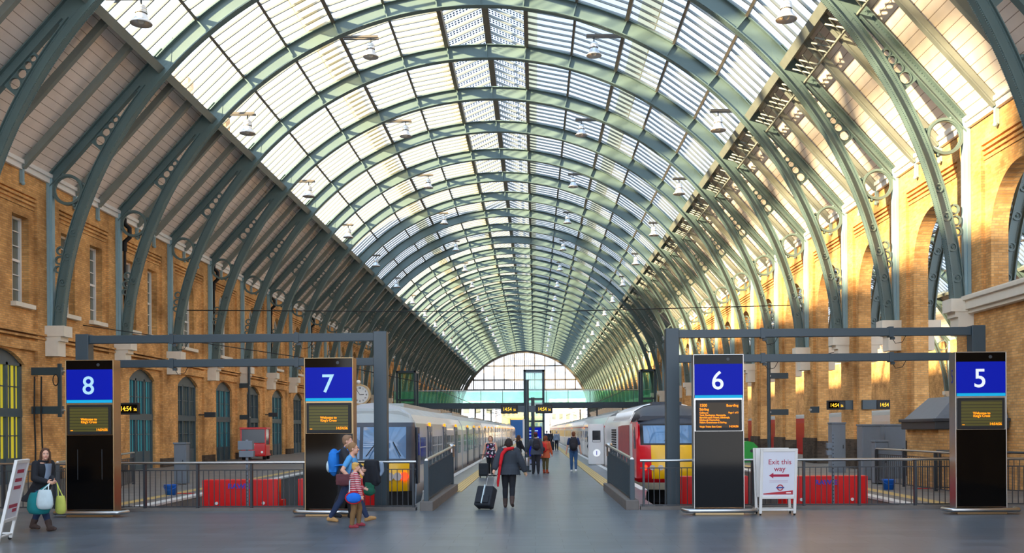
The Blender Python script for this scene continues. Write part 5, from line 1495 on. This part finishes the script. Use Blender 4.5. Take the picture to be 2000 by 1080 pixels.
class Fig:
    """a figure in its own frame: x to its right, y forward, z up; H is the standing height"""
    def __init__(s, name, label, x, y, heading, H, z=0.0, lean=0.0, head_yaw=0.0, head_pitch=0.0, legs=((12, 5), (-12, 12)), hands=(None, None), fat=1.0, vox=.011, skin='skin', twist=0.0, feet=(0, 0), hipw=1.0, group=None):
        s.H = H; s.vox = vox; s.fat = fat; s.skin = skin
        s.t = thing('person', label, 'person', (x, y, z), -R(heading))
        h = H; s.pel = V((0, 0, .525 * h))
        s.legs = []
        for sd, (th, kb), ft in zip((-1, 1), legs, feet):
            hip = s.pel + V((sd * .052 * h, 0, -.01 * h)); a = R(th); b = R(th - kb)
            kn = hip + V((sd * .004 * h, sin(a), -cos(a))) * .245 * h; an = kn + V((0, sin(b), -cos(b))) * .235 * h
            s.legs.append([hip, kn, an, ft if ft else (b * .0)])
        low = min(l[2].z - (.046 * h if abs(l[3]) < .3 else .085 * h) for l in s.legs)
        sh = V((0, 0, -low))
        s.pel = s.pel + sh
        for l in s.legs: l[0] += sh; l[1] += sh; l[2] += sh
        up = M4.Translation(s.pel) @ M4.Rotation(R(twist), 4, 'Z') @ M4.Rotation(-R(lean), 4, 'X') @ M4.Translation(-V((0, 0, .525 * h)))
        s.up = lambda x, y, z: up @ V((x * h, y * h, z * h))
        s.upm = up
        s.sho = [s.up(sd * .105 * fat ** .4, -.005, .808) for sd in (-1, 1)]
        s.neck = s.up(0, -.008, .83); s.headc = s.up(0, .012, .925)
        s.hm = M4.Translation(s.headc) @ M4.Rotation(R(-head_yaw), 4, 'Z') @ M4.Rotation(R(-head_pitch), 4, 'X')
        s.arms = []
        for i, sd in enumerate((-1, 1)):
            tgt = hands[i]
            if tgt is None: tgt = (sd * .155, .03, .47)
            T = V([q * h for q in tgt]); S = s.sho[i]; L1, L2 = .172 * h, .155 * h
            d = T - S; D = min(d.length, (L1 + L2) * .995); d.normalize(); T = S + d * D
            a = (L1 * L1 - L2 * L2 + D * D) / (2 * D); hh = sqrt(max(0, L1 * L1 - a * a))
            pole = V((sd * .45, -1, -.25)); pole = (pole - d * pole.dot(d)).normalized()
            s.arms.append([S, S + d * a + pole * hh, T])
        s.body()
    # torso rings: fraction of height, half width, half depth, forward offset
    TOR = [(.47, .078, .062, 0), (.50, .094, .070, -.004), (.535, .098, .072, -.006), (.575, .090, .064, -.002), (.62, .078, .056, .002), (.66, .080, .058, .004), (.71, .090, .064, .006), (.76, .098, .066, .004), (.795, .098, .058, 0), (.818, .080, .046, -.004), (.835, .045, .038, -.006)]
    def torso(s, mb, off=0.0, z0=0.0, z1=1.0, flare=0.0, n=20):
        rings = []
        for z, w, d, y in s.TOR:
            if z < z0 or z > z1: continue
            w2 = w * s.fat + off / s.H; d2 = d * s.fat + off / s.H
            if flare and z < .6: k = 1 + flare * (.6 - z) / .15; w2 *= k; d2 *= k
            rings.append([s.up(w2 * cos(2 * pi * i / n), y + d2 * sin(2 * pi * i / n), z) for i in range(n)])
        mb.loft(rings); return mb
    def limb(s, mb, pts, rs, off=0.0):
        for p, q, a, b in zip(pts, pts[1:], rs, rs[1:]): mb.cap(p, q, a * s.H + off, b * s.H + off, 14)
    def leg(s, mb, i, off=0.0, frac=1.0):
        hip, kn, an, _ = s.legs[i]; f = s.fat ** .7
        cf = kn + (an - kn) * .3 + V((0, -.006 * s.H, 0))
        if frac <= 0: return mb
        end = kn + (an - kn) * frac
        s.limb(mb, [hip, hip + (kn - hip) * .5, kn], [.052 * f, .045 * f, .033 * f], off)
        s.limb(mb, [kn, cf, end], [.033 * f, .033 * f, (.022 if frac > .85 else .03) * f], off)
        return mb
    def arm(s, mb, i, off=0.0, frac=2.0):
        S, E, T = s.arms[i]; f = s.fat ** .6
        if frac <= 1: s.limb(mb, [S, S + (E - S) * frac], [.030 * f, .026 * f], off)
        else:
            s.limb(mb, [S, E], [.030 * f, .024 * f], off)
            s.limb(mb, [E, E + (T - E) * .35, E + (T - E) * (frac - 1)], [.024 * f, .024 * f, .017 * f], off)
        return mb
    def hand(s, mb, i):
        S, E, T = s.arms[i]; h = s.H; d = (T - E).normalized(); sd = -1 if i == 0 else 1
        side = d.cross(V((sd, 0, 0))).normalized() if abs(d.x) < .9 else V((0, 1, 0))
        if side.y < 0: side = -side            # towards the thumb, forward
        pn = d.cross(side).normalized()
        if pn.x * sd > 0: pn = -pn             # palm faces the body
        mb.cap(T, T + d * .045 * h, .018 * h, .019 * h, 10)
        base = T + d * .050 * h
        for k, (o, L) in enumerate(((.016, .038), (.0055, .043), (-.005, .040), (-.0155, .031))):
            a = base + side * (o * h); k1 = a + (d * .75 + pn * .35) * (L * .55 * h); k2 = k1 + (d * .35 + pn * .8) * (L * .5 * h)
            mb.cap(a, k1, .0060 * h, .0055 * h, 8); mb.cap(k1, k2, .0055 * h, .0045 * h, 8)
        a = T + d * .012 * h + side * (.014 * h); b = a + (d * .5 + side * .7 + pn * .3) * (.026 * h); c = b + (d * .8 + pn * .4) * (.020 * h)
        mb.cap(a, b, .0075 * h, .0065 * h, 8); mb.cap(b, c, .0065 * h, .005 * h, 8)
    def footv(s, i):
        hip, kn, an, p = s.legs[i]; h = s.H
        fwd = V((0, cos(p), sin(p))); dn = V((0, sin(p), -cos(p))) if p else V((0, 0, -1))
        return an, fwd, dn
    def foot(s, mb, i, off=0.0, heel=0.0):
        an, f, dn = s.footv(i); h = s.H; sd = -1 if i == 0 else 1
        hl = an - f * .018 * h + dn * .022 * h; to = an + f * .085 * h + dn * .030 * h + V((sd * .008 * h, 0, 0)); md = an + f * .04 * h + dn * .016 * h
        mb.cap(hl, md, .022 * h + off, .022 * h + off, 10); mb.cap(md, to, .022 * h + off, .016 * h + off, 10); mb.cap(hl, to, .02 * h + off, .014 * h + off, 10); mb.cap(an, hl, .022 * h + off, .022 * h + off, 10)
    def hp(s, x, y, z): return s.hm @ V((x * s.H, y * s.H, z * s.H))
    def body(s):
        m = MB(); h = s.H; s.torso(m)
        m.cap(s.neck - V((0, 0, .02 * h)), s.hp(0, -.012, -.035), .034 * h, .031 * h, 14)
        rot = s.hm.to_euler()
        m.ball(s.hp(0, -.008, .012), (.044 * h, .054 * h, .056 * h), 10, rot=rot); m.ball(s.hp(0, .014, -.022), (.036 * h, .040 * h, .046 * h), 9, rot=rot)
        m.ball(s.hp(0, .040, -.050), (.018 * h, .014 * h, .014 * h), 6, rot=rot)
        m.cap(s.hp(0, .050, .006), s.hp(0, .062, -.018), .005 * h, .0085 * h, 8)
        for q in (-1, 1): m.ball(s.hp(q * .044, -.006, -.008), (.007 * h, .012 * h, .018 * h), 6, rot=rot); m.ball(s.hp(q * .020, .040, -.02), (.014 * h, .012 * h, .014 * h), 6, rot=rot)
        m.ball(s.hp(0, .044, .014), (.03 * h, .01 * h, .008 * h), 6, rot=rot)
        for i in (0, 1): s.leg(m, i); s.arm(m, i); s.hand(m, i); s.foot(m, i)
        o = fused(m, 'body', s.skin, s.t, s.vox * .75, 2)
        for q in (-1, 1):
            e = MB(); e.ball(s.hp(q * .018, .0462, .001), (.0085 * h, .0070 * h, .0058 * h), 6, rot=rot); eo = e.build('eye', 'eye_white', s.t)
            e = MB(); e.ball(s.hp(q * .018, .0505, .001), (.0042 * h, .0034 * h, .0042 * h), 6, rot=rot); e.build('iris', 'iris', eo)
        for q in (-1, 1):
            e = MB(); e.cap(s.hp(q * .010, .0535, .0135), s.hp(q * .027, .047, .0125), .0024 * h, .0018 * h, 6); e.build('eyebrow', 'hair_dark', s.t)
        e = MB(); e.cap(s.hp(-.012, .0525, -.034), s.hp(.012, .0525, -.034), .0042 * h, .0042 * h, 8); e.build('mouth', 'lips', s.t)
    # ---- clothing
    def trousers(s, mat, off=.012, frac=.97, name='trousers'):
        m = MB(); s.torso(m, off, .46, .6)
        for i in (0, 1): s.leg(m, i, off, frac)
        return fused(m, name, mat, s.t, s.vox)
    def top(s, mat, name='shirt', off=.012, sleeve=2.0, z0=.49, flare=0.0, neck=True):
        m = MB(); s.torso(m, off, z0, .83, flare)
        if sleeve > 0:
            for i in (0, 1): s.arm(m, i, off, sleeve)
        if neck: m.cap(s.neck - V((0, 0, .02 * s.H)), s.neck + V((0, 0, .002 * s.H)), .042 * s.H, .036 * s.H, 12)
        return fused(m, name, mat, s.t, s.vox)
    def coat(s, mat, name='coat', off=.03, hem=.3, spread=1.25, sleeve=1.93, swing=0.0, collar=True):
        m = MB(); s.torso(m, off, .48, .83); n = 20; rings = []
        for z, k in ((.56, 1.0), (.5, 1.06), (.44, 1.12), ((.44 + hem) / 2, 1 + (spread - 1) * .7), (hem, spread)):
            w, d = (.098 * s.fat + off / s.H) * k, (.075 * s.fat + off / s.H) * k
            rings.append([s.up(w * cos(2 * pi * i / n), d * sin(2 * pi * i / n) - swing * (.56 - z), z) for i in range(n)])
        m.loft(rings)
        for i in (0, 1): s.arm(m, i, off * .75, sleeve)
        if collar:
            m.tube([s.up(.05 * cos(a), -.01 + .046 * sin(a), .842) for a in [2 * pi * i / 12 for i in range(12)]], .014 * s.H, 8, closed=True)
        return fused(m, name, mat, s.t, s.vox)
    def shoes(s, mat, off=.009, boot=0.0, name='shoe'):
        for i in (0, 1):
            m = MB(); s.foot(m, i, off); hip, kn, an, _ = s.legs[i]
            if boot: s.limb(m, [an + (kn - an) * boot, an], [.033, .027], off)
            o = fused(m, name, mat, s.t, s.vox * .8, 2)
    def hair(s, mat, style='short', length=.1):
        m = MB(); h = s.H; rot = s.hm.to_euler()
        m.ball(s.hp(0, -.016, .022), (.050 * h, .056 * h, .056 * h), 10, rot=rot)
        m.ball(s.hp(0, -.030, -.004), (.046 * h, .040 * h, .048 * h), 9, rot=rot)
        if style in ('long', 'bob'):
            for q in (-1, 1): m.cap(s.hp(q * .040, -.005, .02), s.hp(q * .048, -.012, -length), .020 * h, .016 * h, 10); m.cap(s.hp(q * .03, .022, .055), s.hp(q * .046, .006, -.02), .012 * h, .012 * h, 8)
            m.cap(s.hp(0, -.045, 0), s.hp(0, -.052, -length * 1.15), .044 * h, .038 * h, 12)
            for q in (-1, 1): m.cap(s.hp(q * .022, -.05, 0), s.hp(q * .028, -.055, -length * 1.2), .026 * h, .02 * h, 10)
        if style == 'bun': m.ball(s.hp(0, -.078, .022), .026 * h, 7)
        if style == 'mop':
            for a in range(10):
                t = 2 * pi * a / 10; m.ball(s.hp(.034 * cos(t), -.012 + .036 * sin(t), .045 - .03 * (sin(t) > .3) * 0), .024 * h, 6)
            m.ball(s.hp(0, .030, .045), (.036 * h, .02 * h, .02 * h), 6)
        if style == 'short': m.ball(s.hp(0, .016, .052), (.038 * h, .03 * h, .02 * h), 7, rot=rot)
        return fused(m, 'hair', mat, s.t, s.vox * .8, 2)
    def hood(s, mat):
        m = MB(); m.tube([s.up(.055 * cos(a), -.035 + .045 * sin(a), .845 + .012 * sin(a)) for a in [2 * pi * i / 14 for i in range(14)]], .022 * s.H, 10, closed=True)
        return fused(m, 'hood', mat, s.t, s.vox)
    def wp(s, x, y, z): return s.t.matrix_basis @ s.up(x, y, z)

def backpack(fg, mat, label, w=.16, hgt=.27, zc=.70, dep=.085, off=-.105, trim=None):
    """rucksack on a figure's back, hung from two straps over the shoulders"""
    h = fg.H; c = fg.up(0, off, zc)
    t = thing('backpack', label, 'backpack', fg.t.location, fg.t.rotation_euler.z)
    m = MB()
    m.ball(c, (w * .56 * h, dep * .62 * h, hgt * .56 * h), 10); m.cbox(c, (w * .86 * h, dep * .8 * h, hgt * .78 * h)); m.ball(c + V((0, 0, hgt * .3 * h)), (w * .45 * h, dep * .5 * h, hgt * .25 * h), 8)
    fused(m, 'pack_body', mat, t, fg.vox, 6)
    m = MB(); m.ball(c + V((0, -dep * .52 * h, -hgt * .16 * h)), (w * .40 * h, dep * .26 * h, hgt * .25 * h), 8); m.build('front_pocket', trim or mat, t)
    for sd in (-1, 1):
        m = MB(); o = .014
        pts = [fg.up(sd * .05, off + .02, zc + hgt * .36), fg.up(sd * .058, -.01, .846), fg.up(sd * .064, .058, .80), fg.up(sd * .070, .088, .72), fg.up(sd * .09, .055, .65), fg.up(sd * .085, off + .03, .62)]
        m.tube(pts, .012 * h, 6); m.build('strap', mat, t)
    return t
def suitcase(x, y, rz, tilt, w, hgt, dep, mat, label, handle=.5, z=0.0, stripe=None):
    t = thing('suitcase', label, 'suitcase', (x, y, z), rz); rt = M4.Rotation(R(tilt), 4, 'X'); r = .035
    def T(*p): return rt @ V(p)
    m = MB(); m.box(-w / 2, w / 2, -dep / 2 + 0, dep / 2, .06, hgt, 0, rt); o = m.build('shell', mat, t, bevel=.035)
    m = MB(); m.box(-w / 2 + .05, w / 2 - .05, -dep / 2 - .03, -dep / 2 + .01, .12, hgt * .55, 0, rt); m.build('front_pocket', mat, t, bevel=.012)
    if stripe:
        m = MB(); m.box(-.012, .012, -dep / 2 - .036, -dep / 2 - .0, .10, hgt + .005, 0, rt); m.box(-.012, .012, -dep / 2, dep / 2, hgt, hgt + .006, 0, rt); m.build('luggage_strap', stripe, t)
    for s in (-1, 1):
        m = MB(); a, b = T(s * (w / 2 - .06) - .02, dep / 2 - .03, r), T(s * (w / 2 - .06) + .02, dep / 2 - .03, r)
        a.z = b.z = r if tilt else r; m.cyl(a, b, r, n=12); m.build('wheel', 'rubber', t)
        if not tilt:
            m = MB(); m.cyl((s * (w / 2 - .06) - .02, -dep / 2 + .03, r), (s * (w / 2 - .06) + .02, -dep / 2 + .03, r), r, n=12); m.build('wheel', 'rubber', t)
    m = MB()
    for s in (-1, 1): m.cyl(T(s * .10, dep / 2 - .04, hgt), T(s * .10, dep / 2 - .04, hgt + handle), .009, n=8)
    m.build('telescopic_rod', 'steel', t)
    m = MB(); m.cyl(T(-.12, dep / 2 - .04, hgt + handle), T(.12, dep / 2 - .04, hgt + handle), .016, n=10); m.build('grip', 'rubber', t)
    return t, T

# 1 woman with carrier bags at the far left, walking to the right, face to the camera
p = Fig('person', 'woman in long black coat and jeans carrying carrier bags at far left', X_at(80, 18.75), 18.75, 112, 1.62, lean=8, head_yaw=36, legs=((-20, 10), (26, 6)), hands=((.0, .20, .58), (.10, .20, .575)), feet=(-.0, .18), vox=.010)
p.coat('coat_black', off=.034, hem=.36, spread=1.5, swing=.42); p.trousers('denim'); p.shoes('boot_brown', boot=.3, name='boot'); p.hair('hair_brown', 'long', .10)
m = MB(); p.torso(m, .022, .60, .80); 
c = MB(); rr = [[p.up(x, .085 + .012 * (1 - abs(x) / .05), z) for x in (-.04, -.02, 0, .02, .04)] + [p.up(x, .06, z) for x in (.04, .02, 0, -.02, -.04)] for z in (.60, .66, .72, .78, .82)]
c.loft(rr); c.build('grey_top', 'grey_top', p.t)
def carrier(center, w, d, hgt, mat, label, hand, sway=0.0, name='carrier_bag'):
    t = thing(name, label, 'bag', center, 0); m = MB(); n = 18; rings = []
    for q, k, dz in ((0, .45, 0), (.05, .85, 0), (.25, 1.05, 0), (.55, 1.0, 0), (.85, .86, 0), (1.0, .72, 0)):
        rings.append([V((w / 2 * k * cos(2 * pi * i / n) * (1 + .05 * sin(5 * i)) + sway * q, d / 2 * k * sin(2 * pi * i / n) * (1 + .08 * cos(3 * i)), hgt * (q - 1))) for i in range(n)])
    m.loft(rings); m.build('sack', mat, t)
    hv = V(hand) - V(center)
    for s in (-1, 1):
        m = MB(); m.tube([(s * w * .22 + sway, 0, -.02), V((s * w * .10, 0, 0)).lerp(hv, .6) + V((sway * .4, 0, 0)), hv, ], .010, 6); m.build('handle', mat, t)
    return t
bpy.context.view_layer.update()
hL = p.t.matrix_world @ (p.arms[0][2] + V((0, .07, -.03))); hR = p.t.matrix_world @ (p.arms[1][2] + V((0, .07, -.03)))
carrier(hR + V((-.12, -.16, -.16)), .42, .22, .40, 'bag_teal', 'teal carrier bag held by the woman in the black coat', hR)
carrier(hR + V((.06, -.30, -.10)), .30, .16, .36, 'bag_white', 'white carrier bag held in front of the teal bag', hR)
carrier(hL + V((.14, -.14, -.24)), .20, .14, .34, 'bag_yellow', 'pale yellow carrier bag at the front of the woman’s bags'.replace('’', "'"), hL)

# 2 family: woman in blue tee, man behind her, child
p = Fig('person', 'woman in bright blue tee and jeans with tan shoes walking past totem 7', X_at(682, 20.1), 20.1, 92, 1.68, lean=6, head_yaw=-4, legs=((27, 4), (-24, 8)), hands=((.20, .22, .54), (.16, .06, .52)), feet=(.25, -.1), vox=.010)
p.trousers('denim'); p.top('tee_blue', 'tee_shirt', sleeve=.62, z0=.5); p.shoes('tan_shoe'); p.hair('hair_ash', 'bun')
m = MB(); g = lambda x, z: p.hp(x, .062, z)
m.tube([p.hp(q, .060, .002) for q in (-.034, -.018, 0, .018, .034)], .003, 5); m.cap(p.hp(.034, .06, .004), p.hp(.044, .0, .004), .002, .002, 6); m.build('glasses', 'black_matt', p.t)
t = thing('handbag', 'plum leather handbag on the shoulder of the woman in blue', 'handbag', p.t.location, p.t.rotation_euler.z)
c = p.up(.165, -.035, .55); m = MB(); m.cbox(c, (.10, .30, .22)); m.ball(c + V((0, 0, -.02)), (.07, .17, .12), 8); fused(m, 'bag_body', 'bag_plum', t, .012, 6)
m = MB(); m.tube([c + V((0, -.10, .09)), p.up(.10, -.05, .72), p.up(.088, -.005, .835), p.up(.10, .05, .72), c + V((0, .12, .09))], .011, 6); m.build('strap', 'bag_plum', t)
q = Fig('person', 'man in dark jacket carrying a blue rucksack beyond the woman in blue', X_at(672, 20.9), 20.9, 92, 1.76, lean=5, legs=((10, 4), (-8, 14)), hands=((.02, .22, .60), (.14, .22, .60)), vox=.011)
q.trousers('dark_trouser'); q.top('jacket_dark', 'jacket', .024, 1.95); q.shoes('coat_black'); q.hair('hair_fair', 'short')
backpack(q, 'pack_blue', 'bright blue rucksack with white flash on the man behind', .18, .30, .655, .12, -.135, 'bag_white')
t = thing('bundle', 'black coat and green bag carried in the arms before the woman in blue', 'bundle', (X_at(722, 20.7), 20.75, .98))
m = MB(); n = 24; rings = []
for zz, w_, d_, wv in ((.26, .10, .05, 0), (.24, .15, .09, .0), (.14, .17, .11, .1), (-.02, .18, .10, .18), (-.16, .19, .09, .25), (-.27, .17, .07, .3)):
    rings.append([V((.03 + (w_ * (1 + wv * .25 * sin(4 * a))) * cos(a), d_ * (1 + wv * cos(5 * a)) * sin(a), zz + wv * .10 * sin(3 * a + 1))) for a in [2 * pi * i / n for i in range(n)]])
m.loft(rings); m.cap((.10, -.04, .20), (.19, -.06, -.20), .055, .045); fused(m, 'black_coat', 'coat_black', t, .012, 3)
m = MB(); m.cbox((-.02, -.02, -.34), (.20, .12, .24), 0, (0, .15, .1)); m.ball((-.02, -.02, -.40), (.13, .09, .10), 8); fused(m, 'green_bag', 'bag_green', t, .012, 4)
m = MB(); m.cap((.235, 0, .17), (.25, 0, .02), .05, .045); m.cap((.25, 0, .02), (.22, -.02, -.06), .045, .03); fused(m, 'grey_scarf', 'hoodie_grey', t, .012, 3)
k = Fig('person', 'child with blond hair in red striped jersey and brown trousers', X_at(692, 18.9), 18.85, 70, 1.24, lean=3, head_yaw=6, legs=((22, 26), (-4, 4)), hands=((.0, .15, .60), (.16, .08, .50)), fat=1.12, vox=.009)
k.trousers('khaki'); k.top('stripe_top', 'jersey', .014, 1.9, .47); k.shoes('trainer_red', .010, name='trainer'); k.hair('hair_blond', 'mop')
t = thing('pouch_bag', 'bright blue pouch with red piping hanging at the hip of the child', 'bag', k.t.location, k.t.rotation_euler.z)
c = k.up(.15, -.03, .46); m = MB(); m.ball(c, (.075, .15, .10), 8); m.cbox(c, (.10, .22, .13)); fused(m, 'pouch', 'pouch_blue', t, .010, 6)
m = MB(); m.tube([c + V((.0, .155 * cos(a), .11 * sin(a))) for a in [2 * pi * i / 20 for i in range(20)]], .014, 6, closed=True); m.build('piping', 'red_trim', t)
m = MB(); m.tube([c + V((0, -.08, .08)), k.up(.03, -.085, .70), k.up(-.05, -.01, .855), k.up(-.02, .09, .74), c + V((0, .10, .08))], .010, 6); m.build('strap', 'bag_white', t)

# 3 woman seen from behind with wheeled case and red scarf
w = Fig('person', 'woman from behind in black padded jacket with long red scarf', X_at(993, 23.5), 23.6, 2, 1.63, lean=3, legs=((3, 6), (-10, 22)), hands=((-.22, -.20, .50), (.24, .02, .52)), feet=(0, -.35), fat=1.24, vox=.010)
w.trousers('coat_black', .006, .95, 'leggings'); w.coat('puffer', 'padded_jacket', .055, .47, 1.14, 1.8); w.shoes('boot_brown', boot=.35, name='boot'); w.hair('hair_dark', 'bob', .02)
m = MB(); m.tube([w.up(.066 * cos(a), -.012 + .066 * sin(a), .848 + .008 * cos(a)) for a in [2 * pi * i / 14 for i in range(14)]], .020 * 1.6, 10, closed=True)
m.cap(w.up(.05, -.075, .85), w.up(-.03, -.12, .83), .036, .042); m.cap(w.up(-.03, -.12, .83), w.up(-.085, -.135, .77), .042, .044); m.cap(w.up(-.085, -.135, .77), w.up(-.115, -.14, .62), .044, .042); m.cap(w.up(-.115, -.13, .62), w.up(-.15, -.12, .36), .036, .034); m.cap(w.up(-.15, -.12, .36), w.up(-.152, -.118, .30), .034, .024)
fused(m, 'scarf', 'scarf_red', w.t, .011, 4)
m = MB(); S, E, T = w.arms[1]; m.cap(E + (T - E) * .45, T, .047, .040); m.cap(E + (T - E) * .7, T + (T - E) * .05 + V((0, 0, -.05)), .045, .035); fused(m, 'tartan_cuff', 'tartan_tan', w.t, .010, 3)
bpy.context.view_layer.update()
st, T_ = suitcase(0, 0, R(-24), -26, .42, .56, .26, 'case_black', 'black wheeled suitcase with pale strap pulled by the red scarf woman', .34, 0.0, 'bag_white')
hw = w.t.matrix_world @ (w.arms[0][2] + (w.arms[0][2] - w.arms[0][1]).normalized() * .07)
gv = M4.Rotation(R(-24), 4, 'Z') @ T_(.04, .26 / 2 - .04, .56 + .34)
st.location = (hw.x - gv.x, hw.y - gv.y, 0)

# 4 woman in floral dress facing the camera, with case
f = Fig('person', 'woman in floral sleeveless dress and black leggings facing the camera', X_at(958, 38.8), 38.8, 186, 1.62, legs=((14, 4), (-12, 14)), hands=((-.17, .03, .48), (.20, .0, .47)), fat=1.12, vox=.014)
f.trousers('coat_black', .008, .9, 'leggings'); f.top('floral', 'dress', .016, 0, .47, .35, False); f.shoes('sneaker_white'); f.hair('hair_fair', 'bob', .03)
m = MB(); m.torso if False else None
suitcase(X_at(944, 38.3), 38.3, R(4), 0, .38, .56, .26, 'case_black', 'small charcoal suitcase beside the woman in the floral dress', .32)
# 5 group by the mast
g = Fig('person', 'girl with long brown hair and black top left of the clock mast', X_at(1013, 45.2), 45.2, 60, 1.60, hands=((-.02, .2, .60), (.20, .12, .52)), legs=((3, 2), (-3, 2)), vox=.014)
g.trousers('dark_trouser'); g.top('coat_black', 'top', .02, 1.9); g.shoes('coat_black'); g.hair('hair_brown', 'long', .12)
g = Fig('person', 'man in dark hoodie and red cap with black rucksack by the mast', X_at(1046, 41.4), 41.4, -10, 1.72, hands=((-.20, .14, .52), (.17, .02, .47)), legs=((4, 2), (-4, 3)), fat=1.12, vox=.014)
g.trousers('dark_trouser', .02); g.coat('hoodie', 'hooded_jacket', .03, .46, 1.1); g.shoes('coat_black'); g.hair('hair_dark', 'short'); g.hood('hoodie')
m = MB(); m.ball(g.hp(0, -.01, .035), (.056 * g.H, .064 * g.H, .05 * g.H), 9); fused(m, 'cap', 'cap_red', g.t, .012, 3)
backpack(g, 'pack_black', 'black rucksack worn by the man in the red cap', .17, .26, .70, .09)
g = Fig('person', 'person in orange coat and olive trousers beside the man in the cap', X_at(1065, 41.8), 41.8, 25, 1.58, hands=((-.15, .12, .5), (.15, .1, .5)), legs=((3, 2), (-2, 2)), vox=.014)
g.trousers('olive'); g.coat('orange_coat', 'coat', .028, .40, 1.2); g.shoes('rust_shoe', boot=.15); g.hair('hair_chest', 'bob', .03)
backpack(g, 'pack_red', 'red and grey rucksack on the person in the orange coat', .16, .25, .68, .10, -.11, 'pack_black')
# 6 man walking away
g = Fig('person', 'man in navy tee and blue jeans walking away up the platform', X_at(1120, 43.0), 43.0, 2, 1.74, legs=((6, 4), (-8, 12)), hands=((-.185, .02, .47), (.185, .02, .47)), vox=.014)
g.trousers('denim_blue'); g.top('tee_navy', 'tee_shirt', .016, .75, .5); g.shoes('sneaker_white'); g.hair('hair_chest', 'short'); g.hood('pack_black')
backpack(g, 'pack_black', 'large black rucksack on the man in the navy tee', .20, .32, .69, .10, -.11)
# 7 person at the open carriage door
g = Fig('person', 'person in dark uniform half hidden by the open carriage door', X_at(1152, 52.6), 52.6, 75, 1.74, legs=((3, 2), (-4, 2)), vox=.015)
g.trousers('dark_trouser'); g.top('uniform', 'shirt', .018, .7); g.shoes('coat_black'); g.hair('hair_dark', 'short')
# 8 distant travellers
for px, d, lab, tm, hm in ((1087, 88, 'person in grey hoodie walking away far up the platform', 'hoodie_grey', 'hair_grey'), (1075, 96, 'dark clothed traveller beyond the person in grey, right one of two', 'jacket_dark', 'hair_dark'), (1068, 99, 'traveller in navy beyond the mast, left one of two', 'tee_navy', 'hair_dark')):
    g = Fig('person', lab, X_at(px, d), d, 4, 1.72, legs=((8, 4), (-8, 10)), vox=.022)
    g.trousers('dark_trouser', .015); g.top(tm, 'jacket', .025, 1.9); g.shoes('coat_black'); g.hair(hm, 'short')
suitcase(X_at(1077, 86), 86, 0, 0, .45, .8, .3, 'case_black', 'tall dark suitcase beside the distant person in grey', .2)
